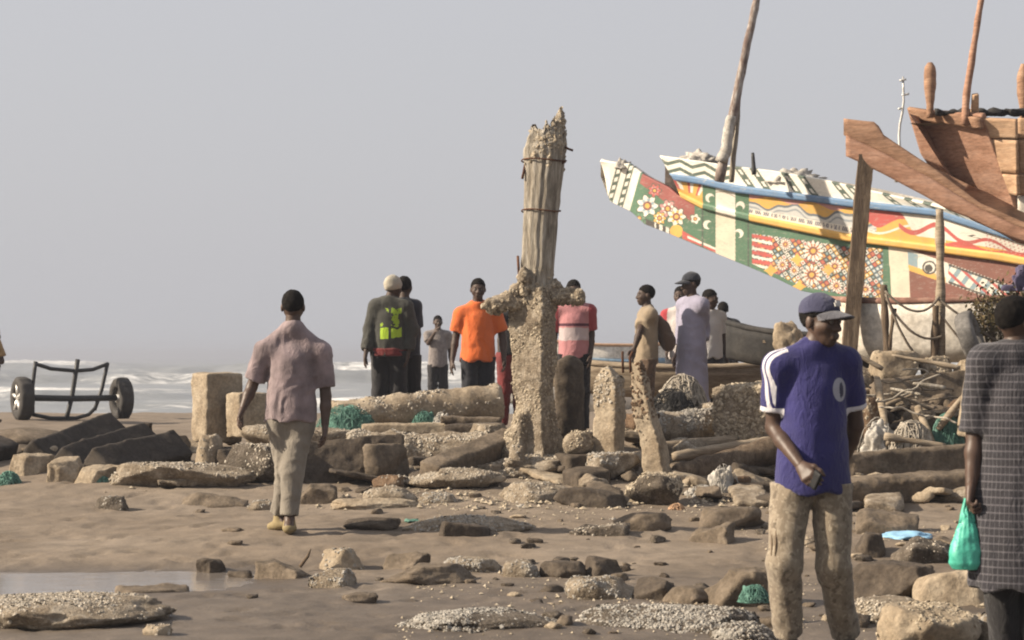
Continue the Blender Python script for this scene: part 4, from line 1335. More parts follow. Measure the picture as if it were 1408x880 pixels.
def flower(c, px, py, x, y, rad, pet, colp, colc, ring=BLK):
    dx, dy = px - x, py - y - 0
    r = np.hypot(dx, dy); a = np.arctan2(dy, dx)
    rp = rad * (.84 + .16 * np.cos(a * pet))
    put(c, r < rp + 1.4, ring)
    put(c, r < rp, colp)
    put(c, (r < rad * .66) & (np.cos(a * pet + 3.14) > -.2), colc)
    put(c, r < rad * .42, BRN)
    put(c, r < rad * .22, YEL)

def mosaic(c, m_, px, py, seed=0):
    sl_ = .30
    u = px + py * .12; w = py - (px - 1100) * sl_
    cu, cw = 9.0, 9.0
    a = (u / cu + w / cw); b_ = (u / cu - w / cw)
    ia, ib = np.floor(a).astype(int), np.floor(b_).astype(int)
    fa, fb = a - ia, b_ - ib
    hsh = (ia * 7 + ib * 13 + (ia * ib) % 5 + seed) % 7
    pal = [ORG, WHITE, DGREEN, YEL, RED, SKYB, WHITE]
    base = np.stack([np.choose(hsh, [p_[k] for p_ in pal]) for k in range(3)], -1)
    edge = np.minimum(np.minimum(fa, 1 - fa), np.minimum(fb, 1 - fb))
    c[m_] = base[m_]
    cen = np.maximum(np.abs(fa - .5), np.abs(fb - .5))
    inn = np.stack([np.choose((hsh + 3) % 7, [p_[k] for p_ in pal]) for k in range(3)], -1)
    k = m_ & (cen < .2)
    c[k] = inn[k]
    put(c, m_ & (edge < .10), BLK)

def paint_lower(px, py):
    c = np.empty(px.shape + (3,), np.float32); c[:] = GREEN
    bot = poly(R5, px)
    # spur tip: white with two dark bands
    tilt = (py - 250) * .28
    xx = px + tilt
    put(c, xx < 877, WHITE)
    for xb in (846, 862):
        m_ = (np.abs(xx - xb) < 4.2)
        put(c, m_, DGREEN)
        put(c, m_ & (np.abs(xx - xb) < 2.2) & (np.abs(((py + xx * .3) / 11) % 1 - .5) < .27), WHITE)
    # flowers on the spur
    m_ = (xx > 880) & (px < 955)
    put(c, m_ & (py < 252 + (px - 880) * .75), lin(150, 70, 66))
    for (x, y, r_, p1, p2) in [(890, 283, 15, WHITE, SKYB), (918, 287, 12, PINK, WHITE), (930, 298, 13, WHITE, YEL), (907, 300, 9, YEL, WHITE), (900, 262, 9, RED, PINK), (879, 300, 8, lin(80, 130, 100), GREEN)]:
        flower(c, px, py, x, y, r_, 7, p1, p2, DGREEN)
    flower(c, px, py, 956, 301, 7, 5, WHITE, WHITE, GREEN)
    d = bot - py
    put(c, (px > 888) & (px < 922) & (d < 8), BLK)
    put(c, (px > 900) & (px < 920) & (d < 8) & (np.sin(px * .7) > 0), WHITE)
    put(c, (np.hypot(px - 930, py - 318) < 9), YEL)
    put(c, (px > 938) & (px < 985) & (d > 1) & (d < 12 - (px - 938) * .15), RED)
    put(c, (px > 945) & (px < 985) & (np.abs(d - 6) < 1.6), WHITE)
    # white bar and crescents
    put(c, (px > 984) & (px < 1011), CREAM)
    put(c, (np.abs(px - 966) < 1.2) | (np.abs(px - 1029) < 1.2), DGREEN)
    crescents(c, px, py, [(973, 309, 4, 1), (1016, 321, -3, 2)])
    # mosaic
    m_ = (px > 1034) & (px < 1214) & (py > poly(R4, px) + 16 - .07 * (px - 1034)) & (d > 6)
    mosaic(c, m_, px, py)
    m5 = m_ & (px < 1062)
    put(c, m5 & (np.sin((py - px * .2) * .55) > .2), RED)
    put(c, m5 & (np.sin((py - px * .2) * .55) < -.6), WHITE)
    for (x, y, r_) in [(1118, 345, 15), (1116, 378, 15), (1080, 336, 8), (1076, 364, 8), (1148, 366, 10), (1150, 393, 9), (1190, 398, 9), (1092, 372, 7)]:
        flower(c, px, py, x, y, r_, 12, WHITE, ORG)
    for (x, y) in [(1096, 357), (1139, 371), (1099, 394), (1060, 372)]:
        put(c, (np.abs(px - x) ** .7 + np.abs(py - y) ** .7) < 5.2, YEL)
    # stern part: white bar, brown field, painted head with eye
    put(c, (px > 1222 + (py - 345) * .06) & (px < 1248 + (py - 345) * .06), CREAM)
    m6 = px > 1248 + (py - 345) * .06
    put(c, m6, BRN)
    band = (py - (poly(R4, px) + 14 + (px - 1248) * .22))
    put(c, m6 & (np.abs(band) < 14), WHITE)
    put(c, m6 & (px < 1262) & (np.abs(band) < 11), SKYB)
    put(c, m6 & (np.abs(band - 11) < 4) & (px < 1300), YEL)
    put(c, np.hypot(px - 1278, (py - 368) * 1.05) < 10, BLK)
    put(c, np.hypot(px - 1278, (py - 368) * 1.05) < 7.5, WHITE)
    put(c, np.hypot(px - 1277, py - 369) < 5.5, BLK)
    m7 = m6 & (px > 1304)
    put(c, m7 & (np.abs(band) < 12) & (np.sin(px * .35 + py * .25) > .2), SKYB)
    put(c, m7 & (np.abs(band) < 12) & (np.sin(px * .28 - py * .3) > .72), RED)
    put(c, m7 & (np.abs(np.abs(band) - 12) < 1.6), BLK)
    return c

def paint_yellow(px, py):
    c = np.empty(px.shape + (3,), np.float32); c[:] = YEL
    put(c, (px > 966) & (px < 1030), GREEN)
    put(c, (px > 984) & (px < 1011), WHITE)
    return c

R0 = [(905, 214), (960, 222), (1000, 228), (1060, 235), (1130, 247), (1290, 285), (1460, 334)]
R1 = [(915, 238), (960, 244), (1015, 255), (1110, 268), (1170, 275), (1285, 288), (1460, 320 + 24)]
R2 = [(920, 247), (965, 254), (1011, 265), (1110, 277), (1170, 285), (1285, 297), (1460, 352)]
R3 = [(928, 262), (965, 280), (1030, 295), (1170, 323), (1288, 338), (1380, 349), (1460, 366)]
R4 = [(865, 226), (886, 242), (920, 259), (931, 269), (965, 287), (1030, 304), (1165, 332), (1285, 347), (1366, 358), (1460, 374)]
R4 = [(825, 222)] + R4
R5 = [(825, 240), (839, 277), (868, 291), (886, 308), (922, 322), (993, 352), (1030, 367), (1070, 384), (1102, 400), (1159, 411), (1300, 442), (1460, 480)]
p0 = P(1200, 520, 24.8)
painted = empty('painted_pirogue', (p0[0], p0[1], gz(p0[0], p0[1])), 'long pirogue painted with flowers, crescents and waves on green, white and yellow', 'boat')
strake('rail_plank', R0, R1, 907, 921, 1460, 520, 34, painted, paint_rail, .03, .0, .12)
strake('blue_rubbing_strake', R1, R2, 920, 927, 1460, 120, 4, painted, lambda x, y: np.broadcast_to(BLUE, x.shape + (3,)), .06, .12, .16)
strake('wave_plank', R2, R3, 926, 933, 1460, 760, 60, painted, paint_flame, .015, .16, .42)
strake('yellow_rubbing_strake', R3, R4, 933, 936, 1460, 520, 4, painted, paint_yellow, .05, .42, .48)
strake('flower_plank', R4, R5, 825, 836, 1460, 820, 110, painted, paint_lower, 0, .48, 1.0)
lo = np.array(painted.location, np.float32)
# far side, deck and bow block make the hull a closed body
def side_pts(curve, xs, off, v):
    D = boatD(xs) + .45 * v
    base = np.stack([(xs - 704) / FPX * D, D, EYE - (poly(curve, xs) - HOR) / FPX * D], -1)
    t_ = np.clip((xs - 905) / 555, 0, 1)
    bm = off * (.10 + 1.9 * (1 - (1 - t_) ** 2.2))
    return base + np.array((-SA, CA, 0), np.float32) * bm[:, None]
xs = np.linspace(908, 1460, 60)
T0, B0 = side_pts(R0, xs, 1, 0), side_pts(R5, xs, .75, 1)
V = np.stack([T0, T0 * .5 + B0 * .5, B0], 1) - lo
obj('far_side', V.reshape(-1, 3), [grid_faces(60, 3)], M['hull_white'], painted)
Tn, Bn = side_pts(R0, xs, 0, .05), side_pts(R5, xs, 0.02, 1)
dk = np.stack([Tn - (0, 0, .12), T0 - (0, 0, .12)], 1) - lo
obj('deck', dk.reshape(-1, 3), [grid_faces(60, 2)], M['hull_tan'], painted)
bt = np.stack([Bn, B0], 1) - lo
obj('bottom', bt.reshape(-1, 3), [grid_faces(60, 2)], M['hull_dark'], painted)
xs = np.linspace(826, 935, 20)
a_, b_ = side_pts(R4, xs, 0, .5), side_pts(R5, xs, 0, 1)
off = np.array((-SA, CA, 0), np.float32) * (.10 + .14 * np.linspace(0, 1, 20))[:, None]
V = np.stack([a_, a_ + off, b_ + off, b_], 1) - lo
F = grid_faces(20, 4)
obj('spur', np.asarray(V).reshape(-1, 3), [F, np.array([[0, 1, 2, 3]])], M['hull_white'], painted, smooth=False)
def stick(name, A, B, ra, rb, mat, parent, n=12, wob=.0, seed=1, seg=10):
    A = np.array(A); B = np.array(B)
    t_ = np.linspace(0, 1, n)[:, None]
    pts = A + (B - A) * t_
    pts = pts + wob * np.stack([vnoise(np.concatenate([t_ * 4 + k * 3, t_ * 0 + seed, t_ * 0], 1)) for k in range(3)], -1)
    V, F = tube(pts - np.array(parent.location), ra + (rb - ra) * t_[:, 0], seg, min(ra, rb) * .2, 14, seed=seed)
    return obj(name, V, F, M[mat], parent)
M['mast'] = grain_mat('flaking_mast_paint', [(.12, .07, .06), (.30, .24, .21), (.66, .63, .59)], 6, .85, 20, .5, .01, stretch=(2, 2, .8))
stick('mast', P(990, 250, 25.1), P(1043, -14, 25.1), .062, .042, 'mast', painted, 22, .012)
mw = stick('mast_wrapping', P(993, 224, 25.05), P(1006, 160, 25.05), .075, .058, 'net_white', painted, 12, .02, 5)
stick('pole', P(1006, 250, 25.2), P(1018, 110, 25.2), .034, .026, 'timber_grey', painted, 12, .01, 2)
stick('stay', P(1037, 240, 25.4), P(1035, 210, 25.4), .03, .02, 'black_metal', painted, 6, 0, 3)
stick('antenna', P(1234, 250, 26.2), P(1243, 106, 26.2), .022, .014, 'alloy', painted, 10, .02, 4, 6)
for (yy, xa, xb) in ((111, 1237, 1246), (131, 1240, 1250), (150, 1235, 1242)):
    stick('antenna_bar', P(xa, yy, 26.2), P(xb, yy - 2, 26.2), .014, .014, 'alloy', painted, 4, 0, 6, 6)
for k, (xa, xb, yt, yb) in enumerate([(930, 992, 204, 228), (1046, 1140, 230, 252), (844, 868, 216, 232)]):
    Dk = boatD((xa + xb) / 2) + .25
    a_ = P(xa, yb, Dk); b_ = P(xb, yb, Dk)
    V, F = heap_mesh((b_[0] - a_[0], .4 if k < 2 else .12, (yb - yt) / FPX * Dk), 500 + k, 4, .35, 3.5)
    V = V + (a_ + b_) / 2 - lo
    obj('bundled_net', V, F, M['net_white'] if k else M['net_white'], painted)

# ------------------------------------------------------------------ brown pirogue on a prop
DB = 21.2
p0 = P(1400, 520, DB + .8)
brown = empty('wooden_pirogue', (p0[0], p0[1], gz(p0[0], p0[1])), 'bare red-brown wooden pirogue bow propped high on a post', 'boat')
lo = np.array(brown.location, np.float32)
def quad_panel(name, L, Rr, mat, nu=24, nv=24, dy=(0, 0), thick=.05, parent=brown, nz=.006, belly=0.0, tilt=.25):
    """plank between a left and a right edge, each a list of photo pixels from top to bottom"""
    L = np.array(L, float); Rr = np.array(Rr, float)
    v = np.linspace(0, 1, nv)
    def res(A):
        s = np.linspace(0, 1, len(A))
        return np.stack([np.interp(v, s, A[:, 0]), np.interp(v, s, A[:, 1])], -1)
    a, b_ = res(L), res(Rr)
    u = np.linspace(0, 1, nu)[:, None, None]
    q = a[None] * (1 - u) + b_[None] * u
    D = DB + dy[0] * (1 - u[..., 0]) + dy[1] * u[..., 0] + tilt * v[None] - belly * np.sin(u[..., 0] * 3.14)
    Pw = np.stack([(q[..., 0] - 704) / FPX * D, D, EYE - (q[..., 1] - HOR) / FPX * D], -1).astype(np.float32) - lo
    Pw[..., 1] += nz * fbm(Pw * 4, 3)
    o = obj(name, Pw.reshape(-1, 3), [grid_faces(nu, nv)[:, ::-1]], M[mat], parent)
    sm = o.modifiers.new('thickness', 'SOLIDIFY'); sm.thickness = thick; sm.offset = -1
    return o
# long keel spur: upper and lower timber
def curve_panel(name, top, bot, x0, x1, mat, dy, thick, nu=50, nv=8, bulge=.05):
    xs = np.linspace(x0, x1, nu)[:, None]; v = np.linspace(0, 1, nv)[None]
    py = poly(top, xs) * (1 - v) + poly(bot, xs) * v
    D = DB + dy + 0 * py - bulge * np.sin(v * 3.14) - .0022 * (xs - 1160)
    Pw = np.stack([(xs - 704) / FPX * D, D, EYE - (py - HOR) / FPX * D], -1).astype(np.float32) - lo
    Pw[..., 2] += .012 * fbm(Pw * 3, 2)
    o = obj(name, Pw.reshape(-1, 3), [grid_faces(nu, nv)[:, ::-1]], M[mat], brown)
    sm = o.modifiers.new('thickness', 'SOLIDIFY'); sm.thickness = thick; sm.offset = -1
    return o
K0 = [(1160, 163), (1206, 167), (1214, 184), (1250, 208), (1290, 236), (1350, 280), (1408, 304), (1500, 330)]
K1 = [(1160, 186), (1200, 205), (1250, 230), (1300, 260), (1350, 290), (1408, 316), (1500, 346)]
K2 = [(1160, 213), (1175, 220), (1186, 225), (1240, 252), (1300, 287), (1360, 313), (1408, 332), (1500, 366)]
curve_panel('keel_plank', K0, K1, 1160, 1500, 'hull_brown', 0.32, .28, bulge=.02)
curve_panel('keel_plank', [(x_, y_ - 2) for x_, y_ in K1], K2, 1163, 1500, 'hull_red', .3, .30, bulge=.02)
quad_panel('bow_cheek', [(1248, 152), (1257, 182), (1266, 212), (1290, 246), (1340, 286)], [(1350, 158), (1362, 192), (1376, 230), (1388, 262), (1400, 303)], 'hull_red', 40, 40, (0.38, -.22), .06)
quad_panel('bow_cap', [(1247, 149), (1253, 164)], [(1347, 163), (1350, 178)], 'hull_brown', 12, 6, (.34, -.25), .05, tilt=.02)
sk = [((1351, 162), (1361, 190)), ((1362, 192), (1377, 236)), ((1378, 238), (1388, 262)), ((1389, 264), (1400, 300))]
ys = [(163, 190), (192, 238), (240, 268), (270, 306)]
for k, ((a0, a1), (y0, y1)) in enumerate(zip(sk, ys)):
    for (xa, xb) in (((a0[0], a1[0]), 1398), (1399.2, 1470)):
        left = [(xa[0], y0), (xa[1], y1)] if isinstance(xa, tuple) else [(xa, y0), (xa, y1)]
        if left[-1][0] >= xb: continue
        quad_panel('plank', left, [(xb, y0 + 1), (xb, y1 + 1)], 'hull_orange' if k < 3 else 'hull_white', 14, 8, (-.20 + .012 * (k % 2) + .05 * k, -.34 + .012 * (k % 2) + .05 * k), .045, tilt=.05)
# dark ragged edge along the top, far side, inside
def mk_edge():
    xs = np.linspace(1286, 1500, 60)
    pts = np.array([P(x, 155 + 1.2 * math.sin(x * .33), DB + .02) for x in xs]) - lo
    V, F = tube(pts, .032, 10, .03, 16)
    obj('tarred_edging', V, F, M['hull_dark'], brown)
mk_edge()
far_l = [(1262, 156), (1290, 200), (1360, 290)]
xs = np.linspace(1250, 1500, 30)
tn = np.array([P(x, 156, DB + .05) for x in xs]); bn = np.array([P(x, poly(K1, x), DB + .3) for x in xs])
wd = (1.7 * (1 - (1 - np.linspace(0, 1, 30)) ** 2))[:, None] * np.array((0, 1, 0.0))
bn = np.array([P(x + 70 * (1 - u_), poly(K1, x + 70 * (1 - u_)) - 6, DB + .3) for x, u_ in zip(xs, np.linspace(0, 1, 30))])
obj('far_side', (np.stack([tn + wd, bn + wd * .6], 1) - lo).reshape(-1, 3), [grid_faces(30, 2)], M['hull_red'], brown)
obj('bottom', (np.stack([bn + (0, .02, .02), bn + wd * .6], 1) - lo).reshape(-1, 3), [grid_faces(30, 2)], M['hull_brown'], brown)
obj('deck', (np.stack([tn - (0, 0, .1), tn + wd - (0, 0, .1)], 1) - lo).reshape(-1, 3), [grid_faces(30, 2)], M['hull_tan'], brown)
for (xc, yt, yb) in ((1278, 86, 162), (1406, 88, 168)):              # bollards with thick heads
    zz = np.array([yb, yb - 18, yb - 30, yb - 40, yb - 60, yb - 70, yt])
    rr_ = np.array([.035, .036, .050, .062, .064, .052, .025])
    V, F = tube([P(xc + 1, y_, DB + .1) - lo for y_ in zz], rr_, 14, .006, 12, sub=3)
    obj('bollard', V, F, M['hull_brown'], brown)
stick('pole', P(1326, 172, DB - .12), P(1349, -12, DB - .12), .04, .03, 'hull_red', brown, 14, .02, 9)
quad_panel('pole_bracket', [(1338, 132), (1334, 160), (1330, 186)], [(1346, 130), (1346, 165), (1350, 192)], 'hull_orange', 4, 10, (-.16, -.16), .05)

# the post that carries it, the bamboo pole, the stake and ropes
zf = gz(4.3, 21.4)
def post_thing(name, label, cat, A, B, w0, w1, dep, mat, seed, sq=True):
    A = np.array(A); B = np.array(B)
    B2 = B + (B - A) / np.linalg.norm(B - A) * max(0, (B[2] - (gz(B[0], B[1]) - .05)))
    d = (B2 - A); L_ = np.linalg.norm(d); d /= L_
    n = 40
    t_ = np.linspace(0, 1, n)[:, None]
    pts = A + (B2 - A) * t_
    V, F = tube(pts, w0 + (w1 - w0) * t_[:, 0], 4 if sq else 14, .012, 5, seed=seed)
    if sq:                                                            # square timber: turn the four-sided tube to show a flat face
        ctr = np.repeat(pts, 4, 0)
        q = V[:4 * n] - ctr
        ca, sa = math.cos(R(40)), math.sin(R(40))
        q = np.stack([q[:, 0] * ca - q[:, 1] * sa, q[:, 0] * sa + q[:, 1] * ca, q[:, 2]], -1)
        V[:4 * n] = ctr + q
    base = np.array((pts[-1][0], pts[-1][1], V[:, 2].min()))
    return tag(obj(name, V - base, F, M[mat], None, smooth=not sq, loc=base), label, cat)
post_thing('timber_prop', 'weathered square timber post propping up the brown boat bow', 'post', P(1191, 214, 21.5), P(1174, 412, 21.5), .112, .112, .2, 'timber_brown', 3)
post_thing('bamboo_pole', 'pale upright bamboo pole in front of the painted boat', 'pole', P(1292, 288, 20.7), P(1294, 482, 20.6), .042, .046, .1, 'hull_tan', 4, False)
post_thing('wooden_stake', 'short crooked dark stake hung with old ropes', 'stake', P(1215, 392, 20.6), P(1219, 484, 20.5), .030, .045, .1, 'timber_brown', 5, False)
post_thing('wooden_stake', 'thin dark stake end leaning beside the crooked stake', 'stake', P(1230, 424, 20.5), P(1222, 484, 20.5), .020, .03, .1, 'timber_brown', 6, False)
post_thing('wooden_stake', 'dark stake lashed to the foot of the bamboo pole', 'stake', P(1287, 420, 20.55), P(1285, 484, 20.55), .035, .04, .1, 'timber_brown', 7, False)
ropes = [((1217, 400), (1265, 452), (1291, 408)), ((1218, 404), (1240, 470), (1262, 490)), ((1291, 412), (1330, 442), (1372, 470)), ((1219, 410), (1255, 480), (1296, 462)), ((1292, 430), (1320, 470), (1345, 492))]
for k, (a, b_, c) in enumerate(ropes):
    A, B, C_ = P(*a, 20.5), P(*b_, 20.4), P(*c, 20.5)
    t_ = np.linspace(0, 1, 24)[:, None]
    pts = (1 - t_) ** 2 * A + 2 * t_ * (1 - t_) * B + t_ ** 2 * C_
    V, F = tube(pts, .013, 6, .003, 40)
    tag(obj('rope', V - A, F, M['rope'], None, loc=A), ['old rope slung from the crooked stake to the bamboo pole', 'old rope hanging from the crooked stake onto a boulder', 'old rope running from the bamboo pole into the dry bush', 'slack old rope drooping low from the crooked stake', 'old rope falling from the bamboo pole onto the boulders'][k], 'rope')

# ------------------------------------------------------------------ plain boats
def pirogue(name, label, loc, yaw, length, beam, depth, mat, rail, sheer=.35, rise=.3, thw=3, trim=None):
    root = empty(name, loc, label, 'boat', rotz=yaw)
    n = 40
    t_ = np.linspace(-1, 1, n)
    b_ = beam / 2 * (1 - np.abs(t_) ** 2.4) + .02
    kz = rise * np.abs(t_) ** 3
    rz = depth + sheer * np.abs(t_) ** 2.4
    sec = np.linspace(-1, 1, 13)
    V = np.zeros((n, 13, 3), np.float32)
    for i in range(n):
        q = np.abs(sec)
        V[i, :, 0] = t_[i] * length / 2
        V[i, :, 1] = np.sign(sec) * b_[i] * (.72 * np.minimum(q / .35, 1) + .28 * np.clip((q - .35) / .65, 0, 1) ** .8)
        V[i, :, 2] = kz[i] + (rz[i] - kz[i]) * np.clip((q - .3) / .7, 0, 1) ** 1.15
    h = obj('hull', V.reshape(-1, 3), [grid_faces(n, 13)], M[mat], root)
    sm = h.modifiers.new('thickness', 'SOLIDIFY'); sm.thickness = .04; sm.offset = 0
    for s_ in (0, 12):
        Vt, Ft = tube(V[:, s_] + (0, 0, .01), .035, 8, .004, 8)
        obj('gunwale', Vt, Ft, M[rail], root)
    for k in range(thw):
        x = (-.5 + k / max(1, thw - 1)) * length * .55
        bb = beam / 2 * (1 - abs(2 * x / length) ** 2.4)
        Vt, Ft = boxm((.2, bb * 1.95, .03), (x, 0, depth * .82))
        obj('thwart', Vt, Ft, M['hull_tan'], root, smooth=False)
    return root
p = P(1290, 500, 21.35)
pirogue('white_pirogue', 'chalky white pirogue with faded red rail below the painted boat', (p[0], p[1] + .3, P(1240, 496, 21)[2]), R(-24), 2.5, .9, .60, 'hull_white', 'trim_red', .06, .18)
p = P(1100, 505, 22.4)
pirogue('dark_pirogue', 'small tarred black boat bow beside pale boulders', (p[0] + .35, p[1] + .3, p[2]), R(-8), 2.2, .8, .34, 'hull_dark', 'hull_dark', .14, .12)
p = P(935, 545, 24.6)
pirogue('tan_pirogue', 'low bleached plank boat behind the standing men', (p[0] + .1, p[1], p[2]), R(-6), 3.4, 1.0, .34, 'hull_tan', 'hull_tan', .12, .16)
p = P(850, 520, 43)
fb = pirogue('distant_pirogue', 'distant white pirogue on the far sand between cross pillar and tan-shirted man', (p[0], p[1], gz(p[0], p[1])), R(10), 5.0, 1.2, 1.38, 'hull_white', 'hull_orange', .3, .3)
Vt, Ft = tube([(-2.1, -.36, 1.2), (-1, -.60, 1.08), (0, -.64, 1.05), (1, -.60, 1.08), (2.1, -.36, 1.2)], .06, 8, sub=4)
M['blue_paint'] = plain('blue_boat_paint', (.16, .24, .32), .7)
obj('stripe', Vt, Ft, M['blue_paint'], fb)
for k, (x0, x1, yt, yb, mt, lb, Dk) in enumerate([(1062, 1108, 440, 490, 'concrete', 'pale lumpy boulder behind the shoulder stripe of the blue shirt', 21.6), (1090, 1140, 462, 512, 'crust', 'crusted boulder in front of the white pirogue bow', 20.8)]):
    put_rock('boulder', lb, 'boulder', x0, x1, yt, yb, mt, 520 + k, D=Dk, zb=float(P(x0, yb, Dk)[2]), depth=.4, rough=.12)

# worn tyre leaning by the bush
def tyre_mesh(Rr, rr_, w, n=40, m_=14):
    th = np.linspace(0, 2 * math.pi, n, endpoint=False); ph = np.linspace(0, 2 * math.pi, m_, endpoint=False)
    TH, PH = np.meshgrid(th, ph, indexing='ij')
    sq = np.sign(np.cos(PH)) * np.abs(np.cos(PH)) ** .6, np.sign(np.sin(PH)) * np.abs(np.sin(PH)) ** .6
    r = Rr - rr_ + rr_ * sq[0]
    r = r + .006 * np.sign(np.sin(TH * 36)) * (np.cos(PH) > .6)
    V = np.stack([w / 2 * sq[1], r * np.cos(TH), r * np.sin(TH)], -1).reshape(-1, 3)
    i = np.arange(n)[:, None]; j = np.arange(m_)[None]
    i2, j2 = (i + 1) % n, (j + 1) % m_
    return V, [np.stack([i * m_ + j, i2 * m_ + j, i2 * m_ + j2, i * m_ + j2], -1).reshape(-1, 4)]
V, F = tyre_mesh(.25, .06, .17)
V = V @ rot(0, R(-18), R(-22)).T
p = P(1334, 496, 20.3)
V[:, 2] += .24
tag(obj('old_tyre', V, F, M['rubber_grey'], None, loc=p), 'bleached grey tyre standing against the dry bush', 'tyre')

# dry bush at the edge, purple cloth on it
p = P(1392, 520, 20.6)
bush = empty('dry_bush', (p[0], p[1], gz(p[0], p[1]) - .02), 'dry yellow-brown bush growing beside the white pirogue', 'bush')
rb = np.random.default_rng(9)
top = P(1392, 385, 20.6)[2] - gz(p[0], p[1])
tips = []
for k in range(26):
    a = rb.random() * 6.28; sp = rb.uniform(.05, .5); hh = rb.uniform(.45, 1.0) * top
    e = np.array((math.cos(a) * sp, math.sin(a) * sp * .7, hh))
    mid = e * .5 + np.array((rb.normal(0, .05), rb.normal(0, .05), .06))
    tips.append((mid, e))
parts = [tube([(0.05 * rb.normal(), .05 * rb.normal(), 0), m_, e], [.014, .010, .004], 5, sub=3) for m_, e in tips]
V, F = join(*parts)
obj('stems', V, F, M['timber_brown'], bush)
n = 2600
kk = rb.integers(0, 26, n); f = rb.random(n)[:, None] ** .5
mm = np.array([m_ for m_, _ in tips])[kk]; ee = np.array([e for _, e in tips])[kk]
c = mm * (1 - f) + ee * f + rb.normal(0, .075, (n, 3))
c[:, 2] = np.maximum(c[:, 2], .05)
d1 = rb.normal(0, 1, (n, 3)); d1 /= np.linalg.norm(d1, axis=1, keepdims=True)
d2 = np.cross(d1, rb.normal(0, 1, (n, 3))); d2 /= np.linalg.norm(d2, axis=1, keepdims=True)
s = rb.uniform(.015, .034, n)[:, None]
V = np.stack([c - d1 * s, c + d2 * s * .45, c + d1 * s, c - d2 * s * .45], 1).reshape(-1, 3)
tag(obj('foliage', V, [(np.arange(n)[:, None] * 4 + np.arange(4)[None])], M['leaf'], bush, smooth=False), None, kind='stuff')
V, F = heap_mesh((.42, .3, .26), 601, 5, .8, 2.0)
p = P(1404, 400, 20.4)
tag(obj('purple_cloth', V, F, M['purple_cloth'], None, loc=(p[0], p[1], p[2])), 'faded purple cloth caught on top of the dry bush', 'cloth')

# ------------------------------------------------------------------ two-wheeled launching trolley
def T(px, py, dd=0.0):
    return P(px, py, 29.6 + (px - 100) * .0065 + dd)
p0 = T(98, 577)
tr = empty('boat_trolley', (p0[0], p0[1], gz(p0[0], p0[1])), 'black two-wheeled boat trolley tipped up on the beach near the surf', 'trolley')
tl = np.array(tr.location, np.float32)
axd = (T(167, 547) - T(30, 547)); axd /= np.linalg.norm(axd)
yawt = math.atan2(axd[1], axd[0]) - R(6)
for (wx, wy) in ((31, 548), (167, 548)):
    Wr = bpy.data.objects.new('wheel', None); COL.objects.link(Wr); Wr.parent = tr
    c_ = T(wx, wy); Wr.location = [float(v_) for v_ in (c_ - tl)]
    Wr.rotation_euler = (0, 0, yawt + (math.pi if wx > 100 else 0))
    V, F = tyre_mesh(.305, .075, .20, 48, 16)
    obj('tyre', V, F, M['rubber'], Wr)
    ps = []
    th = np.linspace(0, 6.2832, 33)
    ps.append(tube(np.stack([0 * th - .05, np.cos(th) * .195, np.sin(th) * .195], -1), .022, 8, caps=False))
    ps.append(tube(np.stack([0 * th + .05, np.cos(th) * .195, np.sin(th) * .195], -1), .022, 8, caps=False))
    ps.append(tube([(-.08, 0, 0), (.08, 0, 0)], .06, 14))
    for k in range(5):
        a = k * 1.2566 + .3
        ps.append(tube([(-.06, math.cos(a) * .04, math.sin(a) * .04), (-.07, math.cos(a) * .2, math.sin(a) * .2)], [.035, .028], 6))
    V, F = join(*ps)
    obj('rim', V, F, M['alloy'], Wr)
    V, F = tube([(.02, 0, 0), (.03, 0, 0)], .19, 24)
    obj('brake_drum', V, F, M['rubber'], Wr)
def bar(name, pts, r_=.028):
    V, F = tube([T(*q) - tl for q in pts], r_, 8, sub=3)
    obj(name, V, F, M['black_metal'], tr)
bar('axle', [(40, 547), (100, 548), (160, 547)], .045)
bar('cross_bar', [(48, 500), (70, 507), (104, 510)]); bar('cross_bar', [(104, 510), (128, 508), (149, 500)])
bar('cross_bar', [(45, 570), (70, 575), (104, 575), (122, 570), (131, 561)])
bar('upright', [(49, 497), (45, 530), (45, 571)]); bar('upright', [(148, 499), (140, 535), (130, 564)])
bar('centre_bar', [(107, 494), (99, 545), (91, 577)], .034)

# ------------------------------------------------------------------ people
def head_sdf(p):
    d = ell(p, (0, .014, .030), (.074, .094, .086))
    d = smin(d, ell(p, (0, -.020, -.035), (.058, .070, .078)), .03)
    d = smin(d, rc(p, (0, -.060, -.092), (0, -.05, -.085), .024, .03), .03)
    for s_ in (-1, 1):
        d = smin(d, rc(p, (s_ * .040, -.058, -.022), (s_ * .046, -.03, -.03), .022, .022), .025)
        d = smax(d, -(ell(p, (s_ * .031, -.104, .004), (.019, .02, .013))), .012)
        d = smin(d, ell(p, (s_ * .077, .014, -.006), (.011, .020, .031)), .008)
    d = smin(d, rc(p, (-.034, -.083, .019), (.034, -.083, .019), .011, .011), .015)
    d = smin(d, rc(p, (0, -.088, .008), (0, -.106, -.030), .009, .014), .012)
    d = smin(d, rc(p, (-.014, -.095, -.034), (.014, -.095, -.034), .010, .010), .010)
    d = smin(d, rc(p, (-.020, -.088, -.060), (.020, -.088, -.060), .0085, .0085), .008)
    d = smin(d, rc(p, (-.016, -.087, -.074), (.016, -.087, -.074), .009, .009), .007)
    return d

